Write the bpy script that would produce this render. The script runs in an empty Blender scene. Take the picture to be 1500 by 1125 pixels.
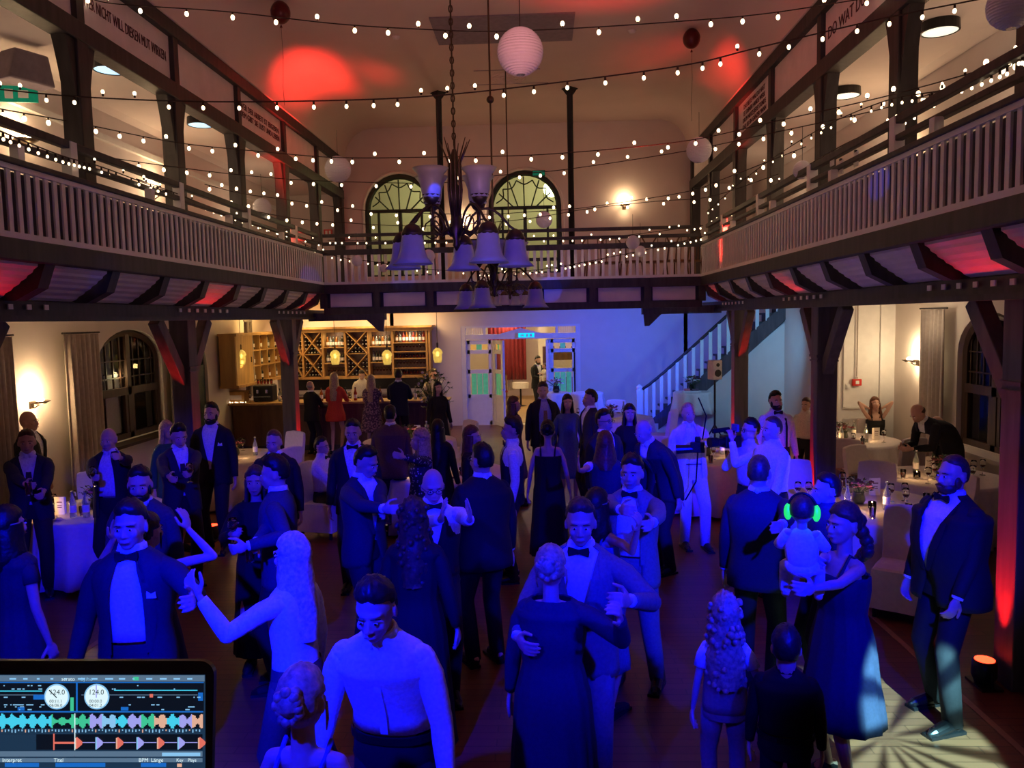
import bpy, bmesh, math, random
from mathutils import Vector as V, Matrix, noise
PI=math.pi; R=math.radians
C=bpy.context.scene.collection
rnd=random.Random(7)
# ------------------------------------------------------------ camera
FPX=1153.7; YAW,PITCH,ROLL=-.0389,-.083,-.0208; CH=2.85
_d=V((math.sin(YAW)*math.cos(PITCH),math.cos(YAW)*math.cos(PITCH),math.sin(PITCH)))
_r0=V((math.cos(YAW),-math.sin(YAW),0)); _u0=_r0.cross(_d)
_r=_r0*math.cos(ROLL)+_u0*math.sin(ROLL); _u=-_r0*math.sin(ROLL)+_u0*math.cos(ROLL)
cam=bpy.data.objects.new('camera',bpy.data.cameras.new('camera')); C.objects.link(cam)
cam.matrix_world=Matrix(((_r.x,_u.x,-_d.x,0),(_r.y,_u.y,-_d.y,0),(_r.z,_u.z,-_d.z,CH),(0,0,0,1)))
cam.data.sensor_width=36; cam.data.lens=FPX*36/1500; cam.data.clip_start=.05; cam.data.clip_end=120
bpy.context.scene.camera=cam
def ray(x,y): return _d+_r*((x-750)/FPX)-_u*((y-562.5)/FPX)
def atD(x,y,D): v=ray(x,y); return V((0,0,CH))+v*(D/v.y)
def atZ(x,y,z): v=ray(x,y); return V((0,0,CH))+v*((z-CH)/v.z)
def atX(x,y,X): v=ray(x,y); return V((0,0,CH))+v*(X/v.x)
# ------------------------------------------------------------ materials
M={}
def mat(name,col,rough=.6,metal=0,var=.12,sc=12,bump=0,emit=None,es=0,trans=0,alpha=1,spec=None,coat=0,sheen=0,kind='noise',ior=1.45):
    m=bpy.data.materials.new(name); m.use_nodes=True; n=m.node_tree.nodes; l=m.node_tree.links
    b=n['Principled BSDF']; b.inputs['Roughness'].default_value=rough; b.inputs['Metallic'].default_value=metal
    b.inputs['IOR'].default_value=ior
    tc=n.new('ShaderNodeTexCoord')
    if kind=='wood':
        mp=n.new('ShaderNodeMapping'); mp.inputs['Scale'].default_value=(sc,sc,sc*.12); l.new(tc.outputs['Object'],mp.inputs[0])
        t=n.new('ShaderNodeTexNoise'); t.inputs['Scale'].default_value=1.5; t.inputs['Detail'].default_value=6; l.new(mp.outputs[0],t.inputs['Vector'])
    else:
        t=n.new('ShaderNodeTexNoise'); t.inputs['Scale'].default_value=sc; t.inputs['Detail'].default_value=4; l.new(tc.outputs['Object'],t.inputs['Vector'])
    cr=n.new('ShaderNodeValToRGB'); e=cr.color_ramp.elements
    e[0].position=.3; e[1].position=.7
    e[0].color=[max(0,c*(1-var)) for c in col]+[1]; e[1].color=[min(1,c*(1+var)) for c in col]+[1]
    l.new(t.outputs[0],cr.inputs[0]); l.new(cr.outputs[0],b.inputs['Base Color'])
    if bump:
        bp=n.new('ShaderNodeBump'); bp.inputs['Strength'].default_value=bump; bp.inputs['Distance'].default_value=.01
        l.new(t.outputs[0],bp.inputs['Height']); l.new(bp.outputs[0],b.inputs['Normal'])
    if emit: b.inputs['Emission Color'].default_value=list(emit)+[1]; b.inputs['Emission Strength'].default_value=es
    if trans: b.inputs['Transmission Weight'].default_value=trans
    if alpha<1: b.inputs['Alpha'].default_value=alpha
    if coat: b.inputs['Coat Weight'].default_value=coat
    if sheen: b.inputs['Sheen Weight'].default_value=sheen
    if spec is not None: b.inputs['Specular IOR Level'].default_value=spec
    M[name]=m; return m
def brickmat(name,c1,c2,mortar,scale,bw,rh,rough,rot=0,mort=.004):
    m=bpy.data.materials.new(name); m.use_nodes=True; n=m.node_tree.nodes; l=m.node_tree.links; b=n['Principled BSDF']
    tc=n.new('ShaderNodeTexCoord'); mp=n.new('ShaderNodeMapping'); mp.inputs['Rotation'].default_value=(0,0,rot)
    l.new(tc.outputs['Object'],mp.inputs[0]); t=n.new('ShaderNodeTexBrick'); l.new(mp.outputs[0],t.inputs['Vector'])
    t.inputs['Color1'].default_value=list(c1)+[1]; t.inputs['Color2'].default_value=list(c2)+[1]; t.inputs['Mortar'].default_value=list(mortar)+[1]
    t.inputs['Scale'].default_value=scale; t.inputs['Brick Width'].default_value=bw; t.inputs['Row Height'].default_value=rh; t.inputs['Mortar Size'].default_value=mort
    l.new(t.outputs['Color'],b.inputs['Base Color']); b.inputs['Roughness'].default_value=rough
    M[name]=m; return m
mat('plaster',(.78,.70,.64),.9,var=.03,sc=3)
mat('plaster_up',(.75,.66,.64),.9,var=.03,sc=3)
mat('ceil',(.72,.56,.54),.9,var=.04,sc=1.2)
mat('white_paint',(.80,.78,.76),.5,var=.04,sc=8)
mat('panel_white',(.76,.68,.68),.6,var=.06,sc=5)
mat('board_mauve',(.10,.085,.12),.7,var=.1)
mat('timber',(.040,.034,.036),.55,var=.35,sc=9,kind='wood',bump=.15)
mat('timber_grey',(.085,.075,.085),.6,var=.3,sc=9,kind='wood',bump=.15)
mat('dark_metal',(.03,.028,.03),.4,metal=.6)
mat('bronze',(.10,.07,.045),.4,metal=.8)
brickmat('parquet',(.17,.065,.032),(.13,.048,.026),(.07,.028,.015),1,.7,.09,.38)
brickmat('parquet_light',(.5,.33,.17),(.44,.28,.13),(.25,.15,.08),1,.6,.09,.4)
mat('stripe',(.36,.20,.12),.4)
mat('oak',(.50,.29,.10),.45,var=.2,sc=6,kind='wood')
mat('oak_dark',(.16,.075,.035),.4,var=.25,sc=6,kind='wood')
mat('window_wood',(.05,.022,.016),.5,var=.3,kind='wood')
mat('green_wood',(.030,.045,.030),.5,var=.2)
mat('teal',(.10,.42,.42),.5,var=.08)
mat('black_plastic',(.010,.010,.012),.35)
mat('black_cloth',(.006,.006,.008),.95,sc=80)
mat('red_leather',(.35,.04,.03),.5)
mat('curtain',(.42,.35,.31),.9,var=.08,sc=20,sheen=.2)
mat('curtain_red',(.25,.015,.02),.8,sheen=.2)
mat('linen',(.74,.68,.66),.85,var=.05,sc=25,bump=.05)
mat('glass',(.95,.97,.97),.03,trans=1,var=0,ior=1.3)
mat('pane',(.9,.93,.92),.03,trans=1,var=0,ior=1.1)
mat('night',(.006,.006,.008),.3)
mat('frost',(.55,.54,.60),.35,var=.05,trans=.25,sc=20)
mat('paper_lantern',(.84,.82,.86),.8,var=.05,sc=4,trans=.15)
mat('silver',(.6,.6,.62),.25,metal=1)
mat('red_enamel',(.6,.03,.02),.4)
mat('paper',(.85,.82,.78),.8,var=.03)
mat('dark_bottle',(.012,.02,.012),.12,coat=.5)
mat('clear_bottle',(.55,.62,.60),.1,trans=.7,var=.05)
mat('amber_bottle',(.55,.20,.03),.15,trans=.5)
mat('red_bottle',(.5,.05,.03),.15,trans=.4)
mat('wine',(.12,.004,.01),.1)
mat('wax',(.8,.7,.55),.5)
mat('flame',(1,.7,.3),.5,emit=(1,.55,.2),es=60)
mat('bulb',(1,.8,.5),.4,emit=(1,.74,.45),es=4.5)
mat('lamp_glow',(1,.85,.6),.4,emit=(1,.72,.42),es=22)
mat('pendant_glass',(.75,.70,.25),.25,trans=.35,emit=(1,.68,.18),es=.28)
mat('disc_glow',(.9,.95,1),.4,emit=(1,.93,.70),es=1.1)
mat('disc_glow_blue',(.9,.95,1),.4,emit=(.35,.75,1),es=1.1)
mat('red_glow',(1,.05,.02),.4,emit=(1,.03,.01),es=9)
mat('exit_green',(.0,.35,.22),.5,emit=(0,.5,.3),es=.12)
mat('exit_teal',(.0,.5,.5),.5,emit=(0,.65,.75),es=1.2)
mat('leaf',(.05,.10,.03),.6,var=.4,sc=5)
mat('flower_pink',(.6,.18,.25),.7,var=.3)
mat('flower_dark',(.16,.04,.05),.7,var=.4)
mat('flower_white',(.8,.76,.66),.7,var=.1)
mat('balloon',(.10,.004,.004),.35)
mat('string_dark',(.03,.012,.01),.7)
mat('slate_panel',(.28,.22,.27),.8)
mat('green_emissive',(.03,.6,.04),.5,emit=(.02,.9,.12),es=.9)  # emission added so the green holds under the blue lamps
mat('ink',(.10,.03,.035),.8)
mat('stained_orange',(.8,.45,.08),.3,emit=(1,.6,.1),es=.35)
mat('stained_green',(.15,.5,.25),.3,emit=(.1,.6,.25),es=.28)
mat('skin',(.62,.37,.28),.5,var=.06,sc=30)
mat('skin_tan',(.42,.22,.15),.5,var=.06,sc=30)
mat('eye',(.8,.8,.8),.2,var=0); mat('pupil',(.01,.01,.01),.2); mat('lip',(.42,.14,.12),.4)
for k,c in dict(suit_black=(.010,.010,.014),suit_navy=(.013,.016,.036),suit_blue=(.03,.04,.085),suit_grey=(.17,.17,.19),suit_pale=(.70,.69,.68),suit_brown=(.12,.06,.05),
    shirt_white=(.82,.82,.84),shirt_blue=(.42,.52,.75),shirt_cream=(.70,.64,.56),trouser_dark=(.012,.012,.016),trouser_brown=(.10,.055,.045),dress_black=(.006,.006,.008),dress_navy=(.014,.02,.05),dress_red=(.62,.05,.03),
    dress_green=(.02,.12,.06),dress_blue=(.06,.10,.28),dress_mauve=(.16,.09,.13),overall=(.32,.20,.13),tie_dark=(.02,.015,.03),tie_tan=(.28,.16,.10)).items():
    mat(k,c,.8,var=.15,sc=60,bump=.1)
def spotted(name,base,dot,sc,thr=.45):
    m=bpy.data.materials.new(name); m.use_nodes=True; n=m.node_tree.nodes; l=m.node_tree.links; b=n['Principled BSDF']
    tc=n.new('ShaderNodeTexCoord'); t=n.new('ShaderNodeTexVoronoi'); t.inputs['Scale'].default_value=sc; l.new(tc.outputs['Object'],t.inputs['Vector'])
    cr=n.new('ShaderNodeValToRGB'); e=cr.color_ramp.elements; e[0].position=thr-.12; e[1].position=thr; e[0].color=list(dot)+[1]; e[1].color=list(base)+[1]
    l.new(t.outputs['Distance'],cr.inputs[0]); l.new(cr.outputs[0],b.inputs['Base Color']); b.inputs['Roughness'].default_value=.8; M[name]=m
spotted('dress_dots',(.02,.02,.04),(.55,.5,.5),30,.32); spotted('dress_floral',(.10,.05,.09),(.42,.26,.28),26,.5)
for k,c in dict(hair_black=(.008,.007,.007),hair_dark=(.025,.014,.010),hair_brown=(.09,.045,.025),hair_red=(.14,.05,.025),hair_blond=(.50,.34,.18),hair_pale=(.72,.58,.40),hair_grey=(.35,.33,.32)).items():
    mat(k,c,.45,var=.4,sc=45,bump=.5)
# ------------------------------------------------------------ mesh builder
class MB:
    def __init__(s): s.v=[]; s.f=[]
    def add(s,vs,fs):
        o=len(s.v); s.v+=[V(p) for p in vs]; s.f+=[tuple(i+o for i in f) for f in fs]; return s
    def box(s,c,d,rz=0,m=None):
        c=V(c); x,y,z=[k/2 for k in d]; vs=[V((a*x,b*y,e*z)) for a in (-1,1) for b in (-1,1) for e in (-1,1)]
        if rz: m=Matrix.Rotation(rz,3,'Z')
        if m: vs=[m@p for p in vs]
        return s.add([c+p for p in vs],[(0,1,3,2),(4,6,7,5),(0,4,5,1),(2,3,7,6),(0,2,6,4),(1,5,7,3)])
    def bar(s,a,b,w,t,up=(0,0,1)):
        a=V(a);b=V(b);d=(b-a);L=d.length;d.normalize();x=d.cross(V(up))
        if x.length<1e-4: x=V((1,0,0))
        x.normalize(); y=x.cross(d); m=Matrix((x,y,d)).transposed()
        return s.box((a+b)/2,(w,t,L),m=m)
    def tube(s,pts,rs,n=8,cap=True,round_=False):
        pts=[V(p) for p in pts]
        if not isinstance(rs,(list,tuple)): rs=[rs]*len(pts)
        rs=list(rs)
        if round_:
            d0=(pts[0]-pts[1]).normalized(); d1=(pts[-1]-pts[-2]).normalized()
            a=[(pts[0]+d0*rs[0]*k,rs[0]*math.sqrt(max(0.0004,1-k*k))) for k in (.98,.8,.45)]
            b=[(pts[-1]+d1*rs[-1]*k,rs[-1]*math.sqrt(max(0.0004,1-k*k))) for k in (.45,.8,.98)]
            pts=[p for p,_ in a]+pts+[p for p,_ in b]; rs=[r for _,r in a]+rs+[r for _,r in b]
        vs=[];fs=[];prev=None
        for i,p in enumerate(pts):
            t=(pts[min(i+1,len(pts)-1)]-pts[max(i-1,0)]).normalized()
            if prev is None:
                x=t.cross(V((0,0,1)));
                if x.length<.05: x=t.cross(V((0,1,0)))
            else: x=prev-t*prev.dot(t)
            x.normalize(); prev=x; y=t.cross(x)
            for k in range(n):
                a=2*PI*k/n; vs.append(p+(x*math.cos(a)+y*math.sin(a))*rs[i])
        for i in range(len(pts)-1):
            for k in range(n):
                a=i*n+k;b=i*n+(k+1)%n; fs.append((a,b,b+n,a+n))
        if cap: fs.append(tuple(range(n))[::-1]); fs.append(tuple(range((len(pts)-1)*n,len(pts)*n)))
        return s.add(vs,fs)
    def cap_(s,a,b,ra,rb=None,n=10): return s.tube([a,b],[ra,rb if rb is not None else ra],n,True,True)
    def ell(s,c,r,nu=14,nv=9,m=None,fn=None):
        c=V(c); vs=[V((0,0,1))]; 
        for j in range(1,nv):
            t=PI*j/nv
            for i in range(nu):
                a=2*PI*i/nu; vs.append(V((math.sin(t)*math.cos(a),math.sin(t)*math.sin(a),math.cos(t))))
        vs.append(V((0,0,-1))); fs=[(0,1+i,1+(i+1)%nu) for i in range(nu)]
        for j in range(nv-2):
            for i in range(nu):
                a=1+j*nu+i;b=1+j*nu+(i+1)%nu; fs.append((a,a+nu,b+nu,b))
        L=len(vs)-1; o=1+(nv-2)*nu; fs+=[(L,o+(i+1)%nu,o+i) for i in range(nu)]
        if not isinstance(r,(tuple,list)): r=(r,r,r)
        out=[]
        for p in vs:
            k=fn(p) if fn else 1
            q=V((p.x*r[0],p.y*r[1],p.z*r[2]))*k
            out.append(c+(m@q if m else q))
        return s.add(out,fs)
    def lathe(s,c,prof,n=16,fn=None):
        c=V(c);vs=[];fs=[]
        for r,z in prof:
            for k in range(n):
                a=2*PI*k/n; rr=r*(fn(a,r,z) if fn else 1); vs.append(c+V((rr*math.cos(a),rr*math.sin(a),z)))
        for i in range(len(prof)-1):
            for k in range(n):
                a=i*n+k;b=i*n+(k+1)%n; fs.append((a,b,b+n,a+n))
        fs.append(tuple(range(n))[::-1]); o=(len(prof)-1)*n; fs.append(tuple(range(o,o+n)))
        return s.add(vs,fs)
    def prism(s,poly,ext):     # poly: list of 3d points, ext: vector
        n=len(poly); e=V(ext); vs=[V(p) for p in poly]+[V(p)+e for p in poly]
        fs=[tuple(range(n))[::-1],tuple(range(n,2*n))]+[(i,(i+1)%n,(i+1)%n+n,i+n) for i in range(n)]
        return s.add(vs,fs)
    def grid(s,rows,close=False):
        n=len(rows[0]); vs=[p for r in rows for p in r]; fs=[]
        for i in range(len(rows)-1):
            for k in range(n if close else n-1):
                a=i*n+k;b=i*n+(k+1)%n; fs.append((a,b,b+n,a+n))
        return s.add(vs,fs)
    def mesh(s,name,smooth=False):
        me=bpy.data.meshes.new(name); me.from_pydata([tuple(p) for p in s.v],[],s.f); me.validate()
        bm=bmesh.new(); bm.from_mesh(me); bmesh.ops.recalc_face_normals(bm,faces=bm.faces); bm.to_mesh(me); bm.free()
        if smooth: me.shade_smooth()
        return me
    def build(s,name,m,parent=None,smooth=False,bevel=0,subd=0,solid=0):
        me=s.mesh(name,smooth); o=bpy.data.objects.new(name,me); C.objects.link(o)
        me.materials.append(M[m] if isinstance(m,str) else m)
        if parent: o.parent=parent
        if solid: q=o.modifiers.new('s','SOLIDIFY'); q.thickness=solid; q.offset=0
        if bevel: q=o.modifiers.new('b','BEVEL'); q.width=bevel; q.segments=2; q.limit_method='ANGLE'
        if subd: q=o.modifiers.new('d','SUBSURF'); q.levels=subd; q.render_levels=subd
        return o
def tag(o,label=None,cat=None,group=None,kind=None):
    if label: o['label']=label
    if cat: o['category']=cat
    if group: o['group']=group
    if kind: o['kind']=kind
    return o
def empty(name,loc=(0,0,0),rz=0,label=None,cat=None,group=None):
    o=bpy.data.objects.new(name,None); C.objects.link(o); o.location=loc; o.rotation_euler=(0,0,rz); o.empty_display_size=.1
    return tag(o,label,cat,group)
def kids(o): return [c for c in bpy.data.objects if c.parent==o]
KID={}
def copy_tree(src,loc=None,rz=None,label=None,group=None,sc=None,parent=None):
    if src.name not in KID: KID[src.name]=kids(src)
    c=src.copy(); C.objects.link(c); c.parent=parent
    if loc is not None: c.location=loc
    if rz is not None: c.rotation_euler=(0,0,rz)
    if sc: c.scale=(sc,sc,sc)
    if label: c['label']=label
    if group: c['group']=group
    for k in KID[src.name]: copy_tree(k,parent=c)
    return c
def struct(name,mb,m,**k):
    o=mb.build(name,m,**k); o['kind']='structure'; return o
def light(kind,loc,col,w,size=.1,aim=None,spot=60,blend=.5,name='light',parent=None):
    d=bpy.data.lights.new(name,kind); d.energy=w; d.color=col
    if kind=='AREA': d.size=size
    else: d.shadow_soft_size=size
    if kind=='SPOT': d.spot_size=R(spot); d.spot_blend=blend
    o=bpy.data.objects.new(name,d); C.objects.link(o); o.location=loc
    if aim is not None: o.rotation_euler=(V(aim)-V(loc)).to_track_quat('-Z','Y').to_euler()
    return o
def wall_holes(outer,holes,to3,thick,name,m,off=-1):
    bm=bmesh.new()
    for loop in [outer]+holes:
        vs=[bm.verts.new(to3(*p)) for p in loop]
        for i in range(len(vs)): bm.edges.new((vs[i],vs[(i+1)%len(vs)]))
    bmesh.ops.triangle_fill(bm,use_beauty=True,use_dissolve=False,edges=bm.edges[:])
    fs=[[v.co.copy() for v in f.verts] for f in bm.faces]; bm.free(); ext=V(off); b=MB()
    for f in fs:
        n=len(f); b.add(f,[tuple(range(n))]); b.add([p+ext for p in f],[tuple(range(n))[::-1]])
    for loop in [outer]+holes:
        p=[to3(*q) for q in loop]; n=len(p)
        b.add(p+[q+ext for q in p],[(i,(i+1)%n,(i+1)%n+n,i+n) for i in range(n)])
    me=b.mesh(name); bm=bmesh.new(); bm.from_mesh(me); bmesh.ops.remove_doubles(bm,verts=bm.verts,dist=1e-5); bmesh.ops.recalc_face_normals(bm,faces=bm.faces); bm.to_mesh(me); bm.free()
    o=bpy.data.objects.new(name,me); C.objects.link(o); me.materials.append(M[m]); o['kind']='structure'
    return o
def arch(u0,u1,z0,zs,rise,n=14):   # arched opening outline
    c=(u0+u1)/2;w=(u1-u0)/2
    return [(u0,z0),(u1,z0)]+[(c+w*math.cos(PI*k/n),zs+rise*math.sin(PI*k/n)) for k in range(n+1)]
def rect(u0,u1,z0,z1): return [(u0,z0),(u1,z0),(u1,z1),(u0,z1)]
def text(s,loc,rot,size,m,parent,name='lettering',ext=.002,align='CENTER',sx=1,fit=None):
    cu=bpy.data.curves.new(name,'FONT'); cu.body=s; cu.size=size; cu.extrude=ext; cu.align_x=align; cu.align_y='CENTER'; cu.resolution_u=3
    t=bpy.data.objects.new(name+'_c',cu); C.objects.link(t); bpy.context.view_layer.update()
    me=bpy.data.meshes.new_from_object(t.evaluated_get(bpy.context.evaluated_depsgraph_get())); wdt=t.dimensions.x
    bpy.data.objects.remove(t); bpy.data.curves.remove(cu)
    if fit: sx=min(1.0,fit/max(wdt,.001))
    o=bpy.data.objects.new(name,me); C.objects.link(o); o.location=loc; o.rotation_euler=rot; o.scale=(sx,1,1); me.materials.clear(); me.materials.append(M[m])
    if parent: o.parent=parent
    return o
# ============================================================ ROOM
XL,XR=-4.54,3.44          # post planes (hall side)
BL,BR=-4.04,2.94          # balustrade planes
WL,WR=-7.0,6.2            # outer walls
PD=[3.8,5.9,8.0,10.1,12.2,14.35,16.45,18.38]
GB=14.6                   # back balustrade
UB=18.6                   # upper back wall
LB=21.0                   # lower back wall
CZ=7.35
b=MB().box(((WL+WR)/2,9.5,-.05),(WR-WL+.6,24,.1)); struct('floor',b,'parquet')
b=MB().box((3.05,10,.002),(.05,20,.004)); struct('trim_1',b,'stripe')
b=MB().box((-4.08,10,.002),(.05,20,.004)); struct('trim_2',b,'stripe')
# lower left wall with arched window, green arched door
wL=lambda u,z:V((WL,u,z))
wall_holes(rect(-2.5,LB,0,3.35),[arch(12.15,14.25,.95,2.25,.55),arch(15.0,16.2,.01,1.95,.62)],wL,.35,'wall_left','plaster',off=(-.35,0,0))
b=MB().box((WL-.45,14,1.6),(.1,6,3.4)); struct('night_sheet_left',b,'night')  # dark sheet added for the night behind the left openings
# lower right wall
wall_holes(rect(-2.5,14.1,0,3.35),[arch(10.3,12.0,.85,2.2,.6)],lambda u,z:V((WR,u,z)),.35,'wall_right','plaster',off=(.35,0,0))
b=MB().box((WR+.5,11,1.6),(.1,4,3.4)); struct('night_sheet_right',b,'night')  # added dark sheet, stands for the night outside the right window
# panelled block at the right rear with teal door on its hall side
b=MB().box((5.72,14.12,1.67),(1.0,.06,3.35)); struct('wall_right_rear',b,'white_paint')
wall_holes(rect(14.1,LB,0,3.35),[rect(14.35,15.35,.01,3.0)],lambda u,z:V((5.2,u,z)),.1,'wall_stair_side','plaster',off=(.1,0,0))
b=MB()
for u0,u1,z0,z1 in ((5.32,5.95,1.15,3.05),(5.32,5.95,.15,.95)):
    for q in ((u0,z0,u1,z0),(u0,z1,u1,z1),(u0,z0,u0,z1),(u1,z0,u1,z1)):
        b.bar((q[0],14.07,q[1]),(q[2],14.07,q[3]),.03,.03,(0,1,0))
struct('trim_3',b,'white_paint')
# back wall with double-door opening ; upper back wall with arched windows
dl=atD(677,560,LB).x; dr=atD(851,560,LB).x; dz=atD(760,476,LB).z
wall_holes(rect(WL,WR,0,3.4),[rect(dl,dr,.005,dz)],lambda u,z:V((u,LB,z)),.3,'wall_back','plaster',off=(0,.3,0))
w1=(atD(535,340,UB).x,atD(637,340,UB).x); w2=(atD(716,340,UB).x,atD(823,340,UB).x); wt=atD(770,248,UB).z
wall_holes(rect(WL,WR,3.4,CZ+.3),[arch(w1[0],w1[1],3.9,wt-.86,.85),arch(w2[0],w2[1],3.9,wt-.86,.85)],lambda u,z:V((u,UB,z)),.25,'wall_back_upper','plaster_up',off=(0,.25,0))
# room behind arched windows
b=MB().box((0.2-1.5,UB+2.2,5),(7,.1,3.4)).box((-5,UB+1.2,5),(.1,2,3.4)).box((2.3,UB+1.2,5),(.1,2,3.4)).box((-1.4,UB+1.2,6.75),(7.4,2.2,.1)).box((-1.4,UB+1.2,3.4),(7.4,2.2,.1))
struct('wall_upper_room',b,'plaster_up')
light('POINT',(-2.6,UB+1.1,6.0),(.85,.95,.35),22,.2,name='upper_room_lamp'); light('POINT',(.3,UB+1.1,6.0),(.85,.95,.35),22,.2,name='upper_room_lamp')
# front wall behind the camera
b=MB().box(((WL+WR)/2,-2.6,3.7),(WR-WL+1,.2,8)); struct('wall_front',b,'plaster')
# nave ceiling with coves
prof=[(XL,6.645)]
rc=.70
for k in range(9):
    a=PI/2*k/8; prof.append((XL+rc-rc*math.cos(a),CZ-rc+rc*math.sin(a)))
for k in range(9):
    a=PI/2*(1-k/8); prof.append((XR-rc+rc*math.cos(a),CZ-rc+rc*math.sin(a)))
prof.append((XR,6.645))
b=MB().grid([[V((x,y,z)) for x,z in prof] for y in (-2.5,5,12,UB)]); struct('ceiling',b,'ceil',smooth=True,solid=.06)
# side gallery: outer walls, sloped ceilings, floors
GWL,GWR=-5.95,4.9
for s,X,W in ((-1,XL,GWL),(1,XR,GWR)):
    side='left' if s<0 else 'right'
    W2=W+s*.0
    b=MB().box((W+s*.1,8,4.7),(.2,21.2,2.6)); struct('wall_gallery_'+side,b,'plaster_up')
    b=MB().grid([[V((X+s*.25,y,5.86)),V((W-s*.12,y,5.86)),V((W,y,5.80))] for y in (-2.5,8,UB)]); struct('ceiling_gallery_'+side,b,'plaster_up',solid=.05)
    b=MB().bar((W-s*.03,-2.5,5.42),(W-s*.03,UB,5.42),.07,.08); struct('trim_%d'%(4 if s<0 else 5),b,'white_paint')
    W_=WL if s<0 else WR
    b=MB().box(((X+s*.05+W_)/2,(UB-2.5)/2,3.42),(abs(W_-X)-.05,UB+2.5,.16)); struct('ceiling_aisle_'+side,b,'plaster_up')
b=MB().box(((WL+WR)/2,(GB+LB)/2+.15,3.42),(WR-WL,LB-GB-.2,.159)); struct('ceiling_under_back_gallery',b,'plaster_up')
# next room beyond the door
b=MB().box((0,LB+4,-.05),(9,7.9,.1)); struct('floor_next_room',b,'parquet_light')
b=MB().box((0,LB+8,1.7),(9,.1,3.6)).box((-4,LB+4,1.7),(.1,8,3.6)).box((3.8,LB+4,1.7),(.1,8,3.6)); struct('wall_next_room',b,'plaster')
b=MB().box((0,LB+4,3.5),(9,7.9,.1)); struct('ceiling_next_room',b,'plaster')
b=MB().box((.02,LB+5.4,1.7),(.28,.28,3.4)); struct('wall_next_room_pier',b,'plaster')
for x in (-1.8,.9): light('POINT',(x,LB+2.5,3.0),(1,.80,.38),95,.25,name='next_room_lamp')
light('POINT',(-1.2,LB+6.4,2.9),(1,.7,.45),60,.25,name='next_room_lamp')
# ---- posts
def upper_post(X,s,D,lab):
    r=empty('upper_post',(X+s*.11,D,3.5),0,lab,'post','gallery posts')
    MB().box((0,0,1.14),(.20,.20,2.30)).build('shaft','timber',r,bevel=.01)
    for e in (-1,1):
        pts=[(0,e*.09,1.35),(0,e*.09,2.2),(0,e*.52,2.2)]
        cur=[(0,e*(.09+.17*(t**1.7)),1.35+.85*t) for t in [k/8 for k in range(9)]]
        poly=[V((-.07,0,0))+V(p) for p in [(0,e*.09,2.25)]+cur+[(0,e*.26,2.25)]]
        MB().prism(poly,(.14,0,0)).build('bracket','timber',r)
    return r
def lower_post(X,s,D,lab):
    r=empty('timber_post',(X+s*.125,D,0),0,lab,'post','posts under the galleries')
    MB().box((0,0,1.47),(.25,.25,2.94)).build('shaft','timber_grey',r,bevel=.012)
    MB().box((0,0,2.3),(.28,.28,.03)).box((0,0,2.24),(.27,.27,.02)).build('collar','timber_grey',r)
    for e in (-1,1):
        MB().bar((0,e*.1,2.12),(0,e*.72,2.92),.16,.13,(1,0,0)).build('brace','timber_grey',r,bevel=.01)
    return r
PN=['nearest','second','third','fourth','fifth','sixth','seventh','eighth']
for s,X,nm in ((-1,XL,'left'),(1,XR,'right')):
    for i,D in enumerate(PD):
        upper_post(X,s,D,'dark timber %s-gallery post with curved brackets, %s from the stage'%(nm,PN[i]))
    for i,D in enumerate((5.9,10.1,14.35)):
        lower_post(X,s,D,'square dark timber post under the %s gallery, %s from the stage'%(nm,PN[i]))
# ---- frieze, beams
TX={('left',2):(['WER NICHT WILL DIEKEN MUT WIRKEN'],.17),('left',4):(['WER DER ARBEIT IST ERGEBEN','DEM GIBT SIE LUST UND LEBEN'],.13),
    ('right',2):(['DO WAT DU WULLT'],.2),('right',4):(['DAS BESTE WAS DU HAST','IST DEINER HANDE WERK','DRUM NUTZE JEDE STUNDE','UND SEI EIN GANZER MANN'],.11)}
for s,X,nm in ((-1,XL,'left'),(1,XR,'right')):
    fr=empty('gallery_frieze',(X,0,5.7),0,'long %s frieze of pale panels in dark timber above the gallery posts'%nm,'frieze')
    MB().box((s*.1,8,.10),(.2,21,.20)).build('lower_beam','timber',fr,bevel=.01)
    MB().box((s*.08,8,.85),(.18,21,.18)).build('upper_beam','timber',fr,bevel=.01)
    pd=PD
    for i,D in enumerate(pd):
        MB().box((s*.06,D,.48),(.09,.13,.58)).build('frieze_post','timber',fr)
    for i in range(len(pd)-1):
        a,c=pd[i]+.06,pd[i+1]-.06
        p=MB().box((s*.09,(a+c)/2,.48),(.03,c-a,.58)).build('frieze_panel','panel_white',fr)
        t=TX.get((nm,i))
        if t:
            ls,sz=t
            for j,q in enumerate(ls):
                z=.48+((len(ls)-1)/2-j)*sz*1.0
                rot=(PI/2,0,PI/2) if s<0 else (PI/2,0,-PI/2)
                text(q,(s*.07,(a+c)/2,z),rot,sz,'ink',p,fit=(c-a)*.9)
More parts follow.
